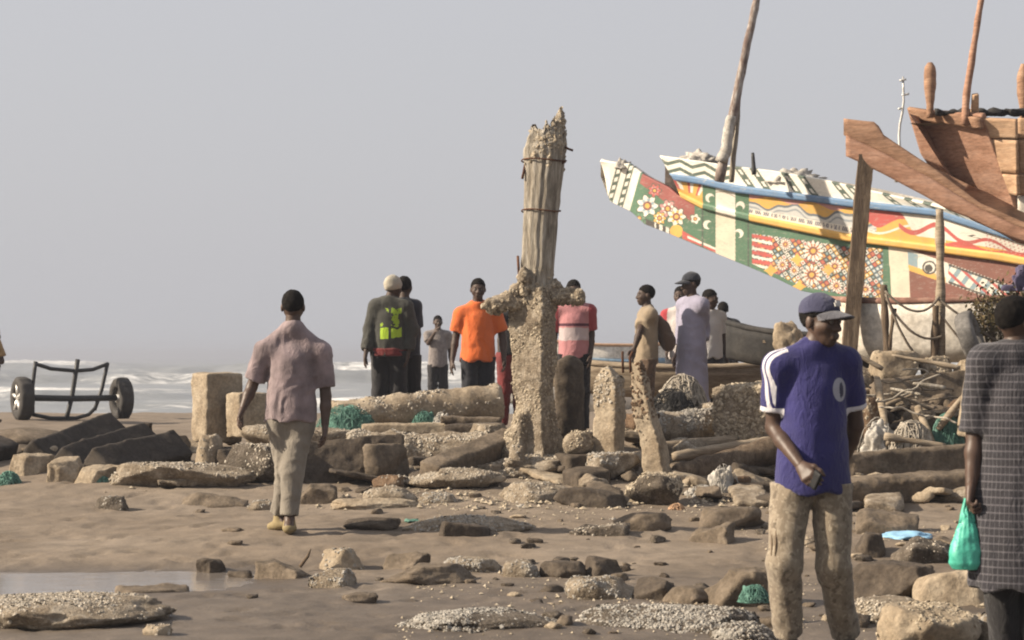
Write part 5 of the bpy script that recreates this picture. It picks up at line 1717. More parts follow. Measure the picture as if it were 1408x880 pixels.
def hand_mesh(w, d, front, inward, curl, s=1.0, h=.0055):
    d = np.array(d, np.float32); d /= np.linalg.norm(d)
    f = np.array(front, np.float32); f = f - d * (f @ d); f /= np.linalg.norm(f)
    n = np.cross(d, f)
    if n @ np.array(inward, np.float32) < 0:
        n = -n
    w = np.array(w, np.float32)
    segs = []
    kn = []
    for k, (sp, ln) in enumerate([(.030, .072), (.010, .082), (-.010, .076), (-.029, .060)]):
        kp = w + s * (d * (.090 - .006 * abs(k - 1)) + f * sp)
        kn.append(kp)
        segs.append((w + s * (d * .012 + f * sp * .5), kp, .016 * s, .0125 * s, True))
        q, dirv, a = kp, d, 0.0
        for j, fr in enumerate((.45, .32, .23)):
            a += curl * (.55, .9, .7)[j] * (1 + .12 * k)
            dv = d * math.cos(a) + n * math.sin(a)
            q2 = q + dv * ln * fr * s
            segs.append((q, q2, (.0098 - .0012 * j) * s, (.0088 - .0012 * j) * s, False))
            q = q2
    tb = w + s * (d * .025 + f * .022)
    t1 = tb + s * (d * .030 + f * .026 + n * .012)
    t2 = t1 + s * (d * .030 + f * .006 + n * (.008 + .012 * curl))
    t3 = t2 + s * (d * .022 - f * .002 + n * (.006 + .012 * curl))
    th = [(tb, t1, .015 * s, .012 * s), (t1, t2, .0115 * s, .0105 * s), (t2, t3, .0105 * s, .008 * s)]
    def fn(p):
        o = rc(p, w - d * .03 * s, w + d * .03 * s, .024 * s, .024 * s, (n, 1.35))
        for (a, b_, ra, rb_, palm) in segs:
            q = rc(p, a, b_, ra, rb_)
            o = smin(o, q, (.016 if palm else .004) * s)
        for (a, b_, ra, rb_) in th:
            o = smin(o, rc(p, a, b_, ra, rb_), .008 * s)
        return o
    P_ = np.array([x for sg in segs for x in sg[:2]] + [t3, w - d * .03])
    return nets(fn, P_.min(0) - .035, P_.max(0) + .035, h)

PEOPLE = []
def person(label, px, D, yaw, h, top, bottom, pose=None, hd=(0, 0), skin='skin_far', hair='hair', res=.015, shoe=None, curl=(.35, .35), beard=False, group=None, hands=True, zoff=0.0, ytop=None):
    s = h / 1.75
    if ytop is not None:                                    # stand where head height and ground agree
        Ds = np.linspace(D - 1.0, D + 9, 400)
        e = ground((px - 704) / FPX * Ds, Ds) + h - (EYE + (HOR - ytop) / FPX * Ds)
        k = np.argwhere(np.diff(np.sign(e)) != 0).ravel()
        D = float(Ds[k[np.argmin(np.abs(Ds[k] - D))]]) if len(k) else float(Ds[np.argmin(np.abs(e))])
    X = (px - 704) / FPX * D
    zg = gz(X, D) + zoff
    root = empty('person', (X, D, zg), label, 'person', group, yaw)
    W0 = np.array((X, D, zg), np.float32)
    ca, sa = math.cos(-yaw), math.sin(-yaw)
    def w2l(q):
        q = np.asarray(q, np.float32) - W0
        return np.array((q[0] * ca - q[1] * sa, q[0] * sa + q[1] * ca, q[2]), np.float32)
    J = dict(pel=(0, 0, .965), che=(0, 0, 1.27), nek=(0, .012, 1.465), hed=(0, -.012, 1.632), shL=(.180, .012, 1.405), shR=(-.180, .012, 1.405),
             elL=(.225, .035, 1.115), elR=(-.225, .035, 1.115), wrL=(.235, -.035, .865), wrR=(-.235, -.035, .865),
             hiL=(.088, 0, .93), hiR=(-.088, 0, .93), knL=(.098, -.02, .50), knR=(-.098, -.02, .50), anL=(.104, .03, .09), anR=(-.104, .03, .09),
             toeL=(.125, -.125, .03), toeR=(-.125, -.125, .03))
    J = {k: np.array(v, np.float32) * s for k, v in J.items()}
    J0 = {k: v.copy() for k, v in J.items()}
    pose = pose or {}
    for k, q in pose.items():
        if len(q) == 4:                                     # local metres, flagged by a fourth entry
            J[k] = np.array(q[:3], np.float32)
        else:
            J[k] = w2l(P(q[0], q[1], D + q[2]))
    for sd_ in 'LR':                                        # what was not posed follows its parent joint
        for a, b_ in (('sh', 'el'), ('el', 'wr'), ('hi', 'kn'), ('kn', 'an'), ('an', 'toe')):
            if b_ + sd_ not in pose and a + sd_ in J:
                J[b_ + sd_] = J[a + sd_] + (J0[b_ + sd_] - J0[a + sd_])
    yv = np.array((0, 1, 0), np.float32)
    def limbs(p, o=0.0):
        d = rc(p, J['pel'], J['che'], .122 * s, .132 * s, (yv, 1.5))
        d = smin(d, rc(p, J['shL'] * .86 + J['shR'] * .14, J['shR'] * .86 + J['shL'] * .14, .062 * s, .062 * s), .05)
        d = smin(d, rc(p, J['nek'] - (0, 0, .05), J['nek'] + (J['hed'] - J['nek']) * .6, .06 * s, .053 * s), .05)
        d = smin(d, rc(p, J['hiL'], J['hiR'], .075 * s, .075 * s), .05)
        for q in 'LR':
            d = smin(d, rc(p, J['nek'], J['sh' + q], .045 * s, .055 * s), .04)
            d = smin(d, rc(p, J['sh' + q], J['el' + q], .052 * s, .040 * s), .03)
            d = smin(d, rc(p, J['el' + q], J['el' + q] * .65 + J['wr' + q] * .35, .040 * s, .041 * s), .015)
            d = smin(d, rc(p, J['el' + q] * .65 + J['wr' + q] * .35, J['wr' + q], .041 * s, .026 * s), .015)
            d = smin(d, rc(p, J['hi' + q], J['kn' + q], .066 * s, .046 * s), .03)
            c_ = J['kn' + q] * .7 + J['an' + q] * .3 + np.array((0, .008 * s, 0))
            d = smin(d, rc(p, J['kn' + q], c_, .042 * s, .042 * s), .02)
            d = smin(d, rc(p, c_, J['an' + q], .042 * s, .034 * s), .02)
            ft = J['toe' + q] - J['an' + q]; ft[2] = 0
            ft /= np.linalg.norm(ft) + 1e-6
            sole = J['toe' + q][2]
            hl = J['an' + q] - ft * .045 * s; hl[2] = J['an' + q][2] - .055 * s
            d = smin(d, rc(p, J['an' + q], hl, .036 * s, .032 * s), .02)
            d = smin(d, rc(p, hl, J['toe' + q], .032 * s, .024 * s), .03)
        return d
    A = np.array(list(J.values()))
    parts = []
    V, F = nets(limbs, A.min(0) - .17, A.max(0) + (.17, .17, 0), res)
    parts.append((V, F))
    Rh = rot(hd[1], 0, hd[0])
    sh_ = s * 1.0
    V, F = nets(head_sdf, (-.11, -.14, -.145), (.11, .13, .14), .0065 if res < .012 else .009)
    parts.append((V * sh_ @ Rh.T + J['hed'], F))
    if hands:
        for q, cu in zip('LR', curl):
            dv = J['wr' + q] - J['el' + q]
            parts.append(hand_mesh(J['wr' + q], dv, pose.get('front' + q, (0, -1, 0, 0))[:3], (-1 if q == 'L' else 1, 0, 0), cu, s, .0055 if res < .012 else .009))
    nb = len(parts)
    D4, F4 = ICO[2]
    for s_ in (-1, 1):
        parts.append(((D4 * .0125 + np.array((s_ * .031, -.0805, .003))) * sh_ @ Rh.T + J['hed'], [(F4, 1)]))
    V, F = join(*parts)
    obj('body', V, F, [M[skin], M['eye']], root)
    # hair
    if hair:
        hr = hair if isinstance(hair, dict) else {}
        def hf(p):
            d = ell(p, (0, .016, .034), (.080, .100, .091)) + .004 * vnoise(p * 90) + hr.get('off', 0)
            n_ = np.array((0, .115, .175)); n_ = n_ / np.linalg.norm(n_)
            d = np.maximum(d, -((p - np.array((0, -.080, .064))) @ n_))
            return d
        V, F = nets(hf, (-.12, -.13, -.10), (.12, .15, .15), .008)
        obj('hair', V * sh_ @ Rh.T + J['hed'], F, M['hair'], root)
    fseed = px * .37
    # upper garment
    if top:
        o = top.get('o', .018); hem = top['hem'] * s; fl = top.get('flare', .03); fold = top.get('fold', .010); slv = top.get('sleeve', .7)
        low = J['pel'] + (J['pel'] - J['che']) / np.linalg.norm(J['pel'] - J['che']) * max(0, J['pel'][2] - hem + .06)
        def tf(p):
            d = rc(p, low, J['che'], (.150 + fl) * s, (.140 + o) * s, (yv, top.get('flat', 1.25)))
            d = smin(d, rc(p, J['shL'] * .82 + J['shR'] * .18 - (0, 0, .01), J['shR'] * .82 + J['shL'] * .18 - (0, 0, .01), .056 * s + o, .056 * s + o), .06)
            for q in 'LR':
                d = smin(d, rc(p, J['nek'] + (0, 0, -.004), J['sh' + q], .048 * s + o, .046 * s + o), .05)
                a, b_, c_ = J['sh' + q], J['el' + q], J['wr' + q]
                if slv <= 1:
                    e = a + (b_ - a) * slv
                    d = smin(d, rc(p, a, e, .055 * s + o, .050 * s + o * 1.25, cap=True), .035)
                else:
                    e = b_ + (c_ - b_) * (slv - 1)
                    d = smin(d, rc(p, a, b_, .060 * s + o, .052 * s + o), .035)
                    d = smin(d, rc(p, b_, e, .052 * s + o, .040 * s + o, cap=True), .03)
            wv = .012 * np.sin(np.arctan2(p[:, 0], p[:, 1]) * 5 + fseed)
            d = smax(d, hem + wv - p[:, 2], .008)
            d = np.maximum(d, p[:, 2] - (J['nek'][2] + .052 * s) - .35 * (p[:, 1] - J['nek'][1]))
            w_ = vnoise(p * (7, 7, 4.2) + fseed) * .8
            f1 = np.abs(vnoise(p * (13, 13, 5) + np.stack([w_, w_, w_], -1) * 1.4 + fseed))
            f2 = np.abs(vnoise(p * (7, 7, 14) + fseed * 2 + np.stack([w_, w_, w_], -1)))
            dep = .35 + .65 * sstep(J['che'][2] + .05, hem, p[:, 2])
            return d + fold * .8 * dep * (1.5 * (f1 - .35)) + fold * .5 * (f2 - .3)
        B = np.array([J[k] for k in ('shL', 'shR', 'elL', 'elR', 'nek', 'pel')] + ([J['wrL'], J['wrR']] if slv > 1 else []))
        lo_ = B.min(0) - .24; hi_ = B.max(0) + .16
        lo_[2] = hem - .05
        V, F = nets(tf, lo_, hi_, res * .85)
        obj(top.get('name', 'shirt'), V, F, top['mat'], root)
    if bottom:
        o = bottom.get('o', .02); hem = bottom.get('hem', .07) * s; fold = bottom.get('fold', .010); wz = min(J['pel'][2] + .08 * s, (top['hem'] * s + .045) if top else 9)
        def bf(p):
            d = rc(p, J['hiL'], J['hiR'], .088 * s + o, .088 * s + o, (yv, .95))
            d = smin(d, rc(p, J['pel'], J['pel'] + (0, 0, .1 * s), .142 * s, .140 * s, (yv, 1.35)), .04)
            for q in 'LR':
                d = smin(d, rc(p, J['hi' + q], J['kn' + q], .084 * s + o, .062 * s + o * bottom.get('bag', 1.0)), .03)
                e = J['an' + q] + (J['kn' + q] - J['an' + q]) / np.linalg.norm(J['kn' + q] - J['an' + q]) * max(0, hem - J['an' + q][2] * .9)
                if hem < J['kn' + q][2]:
                    d = smin(d, rc(p, J['kn' + q], e, .062 * s + o * bottom.get('bag', 1.0), .048 * s + o * bottom.get('bag', 1.0), cap=True), .03)
            d = np.maximum(d, p[:, 2] - wz)
            if hem >= .4 * s:
                d = np.maximum(d, hem - p[:, 2])
            w_ = vnoise(p * (7, 7, 5) + fseed * 3) * .8
            f1 = np.abs(vnoise(p * (12, 12, 6) + np.stack([w_, w_, w_], -1) * 1.5 + fseed))
            f2 = np.abs(vnoise(p * (6, 6, 15) + fseed * 2 + np.stack([w_, w_, w_], -1) * 1.2))
            return d + fold * 1.1 * (f1 - .3) + fold * .7 * (f2 - .3)
        B = np.array([J[k] for k in ('hiL', 'hiR', 'knL', 'knR', 'anL', 'anR', 'pel')])
        lo_ = B.min(0) - .2; hi_ = B.max(0) + .2
        hi_[2] = wz + .03; lo_[2] = max(-.02, lo_[2])
        V, F = nets(bf, lo_, hi_, res * .85)
        obj(bottom.get('name', 'trousers'), V, F, bottom['mat'], root)
    if shoe:
        for q in 'LR':
            ft = J['toe' + q] - J['an' + q]; ft[2] = 0
            ft /= np.linalg.norm(ft) + 1e-6
            hl = J['an' + q] - ft * .05 * s; hl[2] = J['toe' + q][2] + (J['an' + q][2] - .06 * s - J['toe' + q][2]) * .8
            def sf(p):
                d = rc(p, hl, J['toe' + q] + ft * .02, .044 * s, .042 * s, ((0, 0, 1), 1.25))
                d = smin(d, rc(p, J['an' + q] - (0, 0, .05 * s), J['an' + q] - (0, 0, .02 * s), .045 * s, .043 * s), .03)
                return np.maximum(d, -p[:, 2] + .0)
            C_ = np.array([hl, J['toe' + q], J['an' + q]])
            V, F = nets(sf, C_.min(0) - .08, C_.max(0) + .08, .009)
            obj('shoe', V, F, shoe, root)
    return root, J, Rh, sh_

def cap_on(root, J, Rh, s, mat, brim_mat, name='cap'):
    def cf(p):
        d = ell(p, (0, .014, .040), (.087, .107, .098))
        n_ = np.array((0, .10, 1.0)); n_ /= np.linalg.norm(n_)
        d = np.maximum(d, -((p - np.array((0, 0, .042))) @ n_))
        return d + .003 * vnoise(p * 30)
    V, F = nets(cf, (-.12, -.14, 0), (.12, .15, .16), .006)
    c = obj(name, V * s @ Rh.T + J['hed'], F, mat, root)
    u = np.linspace(-1, 1, 21); v = np.linspace(0, 1, 9)
    U, Vv = np.meshgrid(u, v, indexing='ij')
    ang = U * 1.15
    r0 = np.stack([np.sin(ang) * .086, .014 - np.cos(ang) * .106, 0 * ang], -1)
    r1 = np.stack([np.sin(ang) * .082, .01 - np.cos(ang) * .11 - .078 * (1 - U ** 4), 0 * ang], -1)
    B = r0 * (1 - Vv[..., None]) + r1 * Vv[..., None]
    B[..., 2] = .058 - .10 * (.0 + .22 * Vv) - .026 * (np.abs(U) ** 2)
    B = B.reshape(-1, 3)
    b2 = B - np.array((0, 0, .006))
    n = len(B)
    g = grid_faces(21, 9)
    e = []
    idx = np.arange(n).reshape(21, 9)
    loop = list(idx[:, 0]) + list(idx[-1, 1:]) + list(idx[::-1, -1][1:]) + list(idx[0, ::-1][1:-1])
    loop = np.array(loop); l2 = np.roll(loop, -1)
    e = np.stack([loop, l2, l2 + n, loop + n], -1)
    V = np.concatenate([B, b2])
    obj('brim', V * s @ Rh.T + J['hed'], [g[:, ::-1], g + n, e], brim_mat, c)
    return c

# ---- print on clothes
def m_rect(t, v, lo, hi, soft=.003):
    x, y, z = sep(t, v)
    out = None
    for s_, a, b_ in ((x, lo[0], hi[0]), (y, lo[1], hi[1]), (z, lo[2], hi[2])):
        q = math_(t, 'MULTIPLY', math_(t, 'GREATER_THAN', s_, a), math_(t, 'LESS_THAN', s_, b_))
        out = q if out is None else math_(t, 'MULTIPLY', out, q)
    return out

# 1. man in the blue football shirt
def blue_extra(shL, elL, shR, elR, slv, badge):
    def f(t, v, c):
        tcw = v
        for a, b_ in ((shL, elL), (shR, elR)):
            a = Vector(a); b_ = Vector(b_)
            d = (b_ - a).normalized(); L_ = (b_ - a).length
            vd = t.nodes.new('ShaderNodeVectorMath'); vd.operation = 'SUBTRACT'
            t.links.new(v, vd.inputs[0]); vd.inputs[1].default_value = a
            dp = t.nodes.new('ShaderNodeVectorMath'); dp.operation = 'DOT_PRODUCT'
            t.links.new(vd.outputs[0], dp.inputs[0]); dp.inputs[1].default_value = d
            al = dp.outputs['Value']
            x, y, z = sep(t, v)
            outer = math_(t, 'GREATER_THAN', math_(t, 'MULTIPLY', x, 1 if a.x > 0 else -1), abs(a.x) - .022)
            cuff = math_(t, 'MULTIPLY', math_(t, 'GREATER_THAN', al, L_ * slv - .024), math_(t, 'LESS_THAN', al, L_ * slv + .03))
            cuff = math_(t, 'MULTIPLY', cuff, outer)
            sh2 = math_(t, 'GREATER_THAN', math_(t, 'MULTIPLY', x, 1 if a.x > 0 else -1), .09)
            yo = math_(t, 'ADD', y, .03 - a.y)
            st = math_(t, 'LESS_THAN', math_(t, 'ABSOLUTE', math_(t, 'SUBTRACT', math_(t, 'ABSOLUTE', yo), .012)), .008)
            st = math_(t, 'MULTIPLY', st, math_(t, 'MULTIPLY', sh2, math_(t, 'GREATER_THAN', z, a.z - L_ * slv - .01)))
            st = math_(t, 'MULTIPLY', st, math_(t, 'GREATER_THAN', math_(t, 'MULTIPLY', x, 1 if a.x > 0 else -1), abs(a.x) - .04 + 0))
            o2 = math_(t, 'MAXIMUM', math_(t, 'GREATER_THAN', math_(t, 'MULTIPLY', x, 1 if a.x > 0 else -1), abs(a.x) + .018), math_(t, 'GREATER_THAN', z, a.z + .012))
            st = math_(t, 'MULTIPLY', st, math_(t, 'MULTIPLY', o2, 0.0 if a.x > 0 else 1.0))
            c = mixc(t, math_(t, 'MAXIMUM', cuff, st), c, (.80, .78, .82))
        x, y, z = sep(t, v)
        dx = math_(t, 'DIVIDE', math_(t, 'SUBTRACT', x, badge[0]), .042); dz = math_(t, 'DIVIDE', math_(t, 'SUBTRACT', z, badge[1]), .056)
        rr_ = math_(t, 'ADD', math_(t, 'MULTIPLY', dx, dx), math_(t, 'MULTIPLY', dz, dz))
        fr = math_(t, 'LESS_THAN', y, 0.0)
        disc = math_(t, 'MULTIPLY', math_(t, 'LESS_THAN', rr_, 1.0), fr)
        # dark figure inside the disc
        ddx = math_(t, 'DIVIDE', math_(t, 'SUBTRACT', dx, .22), .36); ddz = math_(t, 'DIVIDE', math_(t, 'ADD', dz, .05), .62)
        r2 = math_(t, 'ADD', math_(t, 'MULTIPLY', ddx, ddx), math_(t, 'MULTIPLY', ddz, ddz))
        inner = math_(t, 'LESS_THAN', math_(t, 'ADD', r2, math_(t, 'MULTIPLY', math_(t, 'SUBTRACT', noise(t, v, 70, 2), .5), 1.8)), 1.0)
        c = mixc(t, disc, c, mixc(t, inner, (.42, .42, .47), (.03, .03, .07)))
        return c
    return f

def camo_extra(t, v, c):
    n_ = noise(t, coords(t, scale=(1, 1, .85)), 26, 2, .5, .4)
    k = noise(t, coords(t, scale=(1, 1, .85)), 44, 2, .5, .4)
    c = mixc(t, ramp(t, n_, [(.47, 0.0), (.53, 1.0)]), c, (.235, .190, .138))
    c = mixc(t, ramp(t, k, [(.56, 0.0), (.61, 1.0)]), c, (.36, .305, .23))
    c = mixc(t, ramp(t, noise(t, coords(t, off=(3, 1, 2)), 22, 2), [(.60, 0.0), (.65, 1.0)]), c, (.155, .124, .09))
    return c

DBL = 9.8
bl_pose = dict(shL=(1166, 499, .03), shR=(1068, 504, -.03), elR=(1064, 588, .02), wrR=(1101, 640, -.20), elL=(1176, 585, .10), wrL=(1158, 640, .26),
               nek=(1122, 477, 0), hed=(1129, 442, -.03), che=(1119, 540, 0), pel=(1118, 632, 0),
               hiL=(1143, 652, 0), hiR=(1091, 652, 0), knR=(1078, 775, -.10), anR=(1084, 872, .02), knL=(1146, 778, -.06), anL=(1163, 872, .08),
               toeR=(1083, 898, -.16), toeL=(1170, 892, -.10), frontR=(.6, -.6, .5, 0))
W0_ = None
tmpX = (1118 - 704) / FPX * DBL
tmpZ = gz(tmpX, DBL)
yb_ = R(12)
def w2l_blue(q):
    q = np.asarray(q) - np.array((tmpX, DBL, tmpZ))
    ca, sa = math.cos(-yb_), math.sin(-yb_)
    return (float(q[0] * ca - q[1] * sa), float(q[0] * sa + q[1] * ca), float(q[2]))
jj = {k: w2l_blue(P(bl_pose[k][0], bl_pose[k][1], DBL + bl_pose[k][2])) for k in ('shL', 'elL', 'shR', 'elR')}
bd = w2l_blue(P(1160, 536, DBL - .12))
M['blue_shirt'] = cloth('blue_jersey', (.028, .026, .140), .2, .75, extra=blue_extra(jj['shL'], jj['elL'], jj['shR'], jj['elR'], .72, (bd[0], bd[2])))
M['camo'] = cloth('desert_camouflage', (.29, .24, .178), .15, extra=camo_extra, wr=.18)
M['cap_navy'] = cloth('navy_cap', (.050, .052, .105), .2)
M['brim_grey'] = cloth('faded_cap_brim', (.115, .115, .135), .2)
rt, J, Rh, hs = person('man in a blue jersey with white stripes, navy cap and camouflage trousers walking forward', 1118, DBL, yb_, 1.72,
    dict(mat=M['blue_shirt'], hem=.79, o=.014, flare=.040, sleeve=.72, fold=.013), dict(mat=M['camo'], o=.018, bag=1.2, fold=.010, hem=.06),
    bl_pose, hd=(R(34), R(4)), skin='skin', res=.0105, shoe=plain('brown_shoe', (.06, .045, .035)), curl=(.3, .85))
cp = cap_on(rt, J, Rh, hs, M['cap_navy'], M['brim_grey'])
# white mark on the cap front
V, F = boxm((.034, .006, .030), (0.0, -.0925, .092), rot(R(-22), 0, 0))
V2, F2 = boxm((.012, .006, .018), (-.02, -.0915, .086), rot(R(-22), 0, 0))
V, F = join((V, F), (V2, F2))
obj('cap_emblem', V * hs @ Rh.T + J['hed'], F, M['white_cloth'], cp, smooth=False)
V, F = tube([J['hiR'] + (-.090, -.02, -.09), J['hiR'] * .5 + J['knR'] * .5 + (-.086, -.02, 0), J['knR'] + (-.070, -.03, .04)], .006, 6, sub=4)
obj('side_stripe', V, F, M['timber_brown'], rt)
V, F = tube([J['hiR'] + (-.074, -.055, -.09), J['hiR'] * .5 + J['knR'] * .5 + (-.076, -.048, 0), J['knR'] + (-.058, -.050, .04)], .006, 6, sub=4)
obj('side_stripe', V, F, M['timber_brown'], rt)
dv = J['wrR'] - J['elR']; dv /= np.linalg.norm(dv)
c_ = np.array(rt.matrix_basis @ Vector(J['wrR'] + dv * .095 + np.array((.02, -.02, 0))))
V, F = slab_mesh((.020, .06, .085), 9, .008, .006, 0, 0)
V = V @ rot(R(25), R(10), R(30)).T
V[:, 2] -= V[:, 2].min()
tag(obj('phone', V, F, M['phone'], None, loc=c_ - (0, 0, .055)), 'black phone held in the right hand of the blue-jersey man', 'phone')

# 2. man in the checked robe, cut by the frame
def check_extra(t, v, c):
    x, y, z = sep(t, v)
    ang = math_(t, 'MULTIPLY', math_(t, 'ARCTAN2', x, y), .24)
    fx_ = math_(t, 'ABSOLUTE', math_(t, 'SUBTRACT', math_(t, 'FRACT', math_(t, 'MULTIPLY', ang, 30.0)), .5))
    fz_ = math_(t, 'ABSOLUTE', math_(t, 'SUBTRACT', math_(t, 'FRACT', math_(t, 'MULTIPLY', z, 30.0)), .5))
    l1 = math_(t, 'LESS_THAN', fx_, .10); l2 = math_(t, 'LESS_THAN', fz_, .11)
    c = mixc(t, math_(t, 'MULTIPLY', l1, .34), c, (.16, .155, .17))
    c = mixc(t, math_(t, 'MULTIPLY', l2, .44), c, (.18, .17, .19))
    return c
M['checked'] = cloth('checked_cotton', (.030, .028, .035), .2, extra=check_extra)
M['dark_trousers'] = cloth('dark_trousers', (.016, .015, .017), .2)
DK = 9.1
rk, JK, RhK, hk = person('man in a dark checked knee-length robe carrying a green carrier bag', 1396, DK, R(160), 1.68,
    dict(mat=M['checked'], hem=.40, o=.020, flare=.065, sleeve=.98, fold=.014, name='robe'), dict(mat=M['dark_trousers'], o=.02),
    dict(shL=(1352, 498, 0), elL=(1341, 598, .03), wrL=(1335, 668, -.02), shR=(1448, 500, .05), nek=(1398, 484, 0), hed=(1397, 444, 0), che=(1398, 545, 0), pel=(1397, 640, 0),
         hiL=(1370, 655, 0), hiR=(1424, 655, 0), knL=(1376, 790, 0), anL=(1384, 900, .05), frontL=(0, -1, 0, 0)), hd=(R(-35), R(6)), skin='skin', res=.0115, shoe=plain('black_sandal', (.02, .02, .02)), curl=(1.1, .4))
# green carrier bag in his hand
hb = P(1332, 694, DK - .02); bb = P(1329, 783, DK - .02)
Lb = float(hb[2] - bb[2])
def bagf(p):
    z = p[:, 2] / Lb
    hw = np.interp(z, [-.05, .0, .1, .3, .5, .72, .9, 1.05], [.02, .058, .076, .078, .066, .040, .018, .012])
    a = np.arctan2(p[:, 1] * 1.3, p[:, 0])
    crease = .006 * np.abs(np.sin(a * 7 + 2 * vnoise(p * 9))) * sstep(.1, .9, z) * 1.5
    d = np.hypot(p[:, 0], p[:, 1] * 1.3) - hw + crease + .010 * fbm(p * 16, 2)
    return np.maximum(np.maximum(d, -p[:, 2]), p[:, 2] - Lb * 1.0)
V, F = nets(bagf, (-.1, -.09, -.01), (.1, .09, Lb + .02), .006)
cb = empty('carrier_bag', (bb[0], bb[1], bb[2]), 'thin green plastic carrier bag hanging from the robed man\'s hand', 'bag')
obj('sack', V, F, M['bag'], cb)
for dx in (-.012, .014):
    V, F = tube([(dx * 1.8, 0, Lb * .72), (dx * 1.5 + .004, .0, Lb * .9), (dx + .008, .0, Lb * 1.10)], [.014, .010, .008], 8, .002, 40, sub=3)
    obj('bag_handle', V, F, M['bag'], cb)

# 3. man walking away in a faded pink-grey shirt
M['pink_shirt'] = cloth('faded_mauve_cotton', (.275, .215, .222), .35, sc=7)
M['khaki'] = cloth('grey_khaki', (.255, .225, .185), .15)
M['yellow_shoe'] = plain('yellow_sandal', (.21, .165, .085), .8)
person('man in a faded pinkish shirt and khaki trousers walking away across the sand', 400, 15.3, R(180), 1.80,
    dict(mat=M['pink_shirt'], hem=.80, o=.020, flare=.042, sleeve=.80, fold=.017), dict(mat=M['khaki'], o=.016, bag=1.1, fold=.012, hem=.12),
    dict(shL=(364, 482, 0), elL=(346, 533, .02), wrL=(334, 562, -.06), shR=(442, 484, 0), elR=(448, 545, 0), wrR=(447, 586, -.04), nek=(403, 451, 0), hed=(403, 422, 0), che=(402, 500, 0), pel=(400, 574, 0),
         hiL=(386, 582, 0), hiR=(414, 582, 0), knL=(394, 645, .02), anL=(384, 708, .14), knR=(402, 648, -.06), anR=(398, 714, -.10), toeL=(378, 724, .16), toeR=(400, 727, .02)), skin='skin', res=.0105, shoe=M['yellow_shoe'], curl=(.5, .5))

# 4-5. hi-vis vest man and navy shirt man
def vest_extra(t, v, c):
    x, y, z = sep(t, v)
    n_ = math_(t, 'MULTIPLY', math_(t, 'SUBTRACT', noise(t, v, 7, 2), .5), .10)
    zz = math_(t, 'ADD', z, n_)
    def band(a, b_):
        return math_(t, 'MULTIPLY', math_(t, 'GREATER_THAN', zz, a), math_(t, 'LESS_THAN', zz, b_))
    xin = math_(t, 'LESS_THAN', math_(t, 'ABSOLUTE', math_(t, 'ADD', x, .03)), .115)
    low = math_(t, 'MULTIPLY', band(1.10, 1.20), xin)
    mid = math_(t, 'MULTIPLY', band(1.22, 1.42), math_(t, 'MULTIPLY', xin, math_(t, 'GREATER_THAN', noise(t, v, 13, 2), .55)))
    back = math_(t, 'GREATER_THAN', y, .02)
    gap = math_(t, 'GREATER_THAN', math_(t, 'ABSOLUTE', math_(t, 'ADD', x, .02)), .014)
    return mixc(t, math_(t, 'MULTIPLY', math_(t, 'MULTIPLY', math_(t, 'MAXIMUM', low, math_(t, 'MULTIPLY', mid, .8)), back), gap), c, (.42, .62, .04))
M['vest'] = cloth('dark_jacket_with_yellow_panels', (.055, .055, .047), .25, extra=vest_extra)
M['dark_blue'] = cloth('navy_cotton', (.028, .032, .045), .2)
M['beige_wool'] = cloth('beige_wool', (.46, .42, .34), .15)
M['red_cloth'] = cloth('red_cotton', (.17, .025, .025), .2)
rv, Jv, Rv, hv = person('man in a dark jacket with bright yellow vest panels and a beige wool hat', 535, 22.4, R(178), 1.80,
    dict(mat=M['vest'], hem=.89, o=.022, flare=.035, sleeve=1.85, fold=.016, name='jacket'), dict(mat=M['dark_trousers'], o=.028),
    dict(elL=(509, 452, 0), wrL=(503, 486, -.1), shL=(517, 421, 0), hed=(541, 396, 0), elR=(566, 452, 0), wrR=(561, 486, -.05)), hd=(R(-30), R(5)), hair=None, ytop=377)
def hatf(p):
    d = ell(p, (0, .016, .036), (.092, .110, .104)) + .006 * vnoise(p * 25)
    return np.maximum(d, -((p - np.array((0, 0, -.012))) @ np.array((0, .25, .97))))
V, F = nets(hatf, (-.13, -.14, -.12), (.13, .16, .16), .009)
obj('wool_hat', V * hv @ Rv.T + Jv['hed'], F, M['beige_wool'], rv)
V, F = nets(lambda p: np.maximum(rc(p, Jv['pel'] - (0, 0, .08), Jv['pel'] + (0, 0, .05), .205, .195, ((0, 1, 0), 1.3)) + .01 * vnoise(p * 14), np.abs(p[:, 2] - Jv['pel'][2] + .045) - .045), (-.25, -.22, .8), (.25, .22, 1.1), .014)
obj('shirt_hem', V, F, M['red_cloth'], rv)
person('man in a navy shirt standing close behind the vest wearer', 556, 23.3, R(170), 1.78, dict(mat=M['dark_blue'], hem=.86, sleeve=.75), dict(mat=M['dark_trousers']), dict(shR=(571, 421, 0), elR=(574, 460, .03), wrR=(570, 494, -.03)), ytop=380)

# 6. distant man with a hand at his mouth
M['grey_shirt'] = cloth('grey_checked_shirt', (.25, .22, .21), .25, sc=22)
person('distant man in a grey shirt with a hand raised to his face', 602, 36, R(10), 1.72, dict(mat=M['grey_shirt'], hem=.84, sleeve=.8), dict(mat=M['dark_trousers']),
       dict(elR=(589, 472, -.1), wrR=(598, 457, -.22)), res=.018, hands=True, ytop=434)
# 7. orange shirt
M['orange'] = cloth('orange_cotton', (.72, .155, .035), .12)
M['dark_shorts'] = cloth('dark_blue_trousers', (.017, .018, .025), .2)
person('man in a bright orange T-shirt standing behind the thick round pile', 657, 22.7, R(14), 1.75, dict(mat=M['orange'], hem=.86, o=.026, flare=.048, sleeve=.82, fold=.016), dict(mat=M['dark_shorts']),
       dict(elR=(627, 462, .02), wrR=(622, 496, -.05), shR=(634, 432, 0), elL=(691, 462, .08), wrL=(693, 494, -.04)), hd=(R(-12), R(3)), ytop=383)
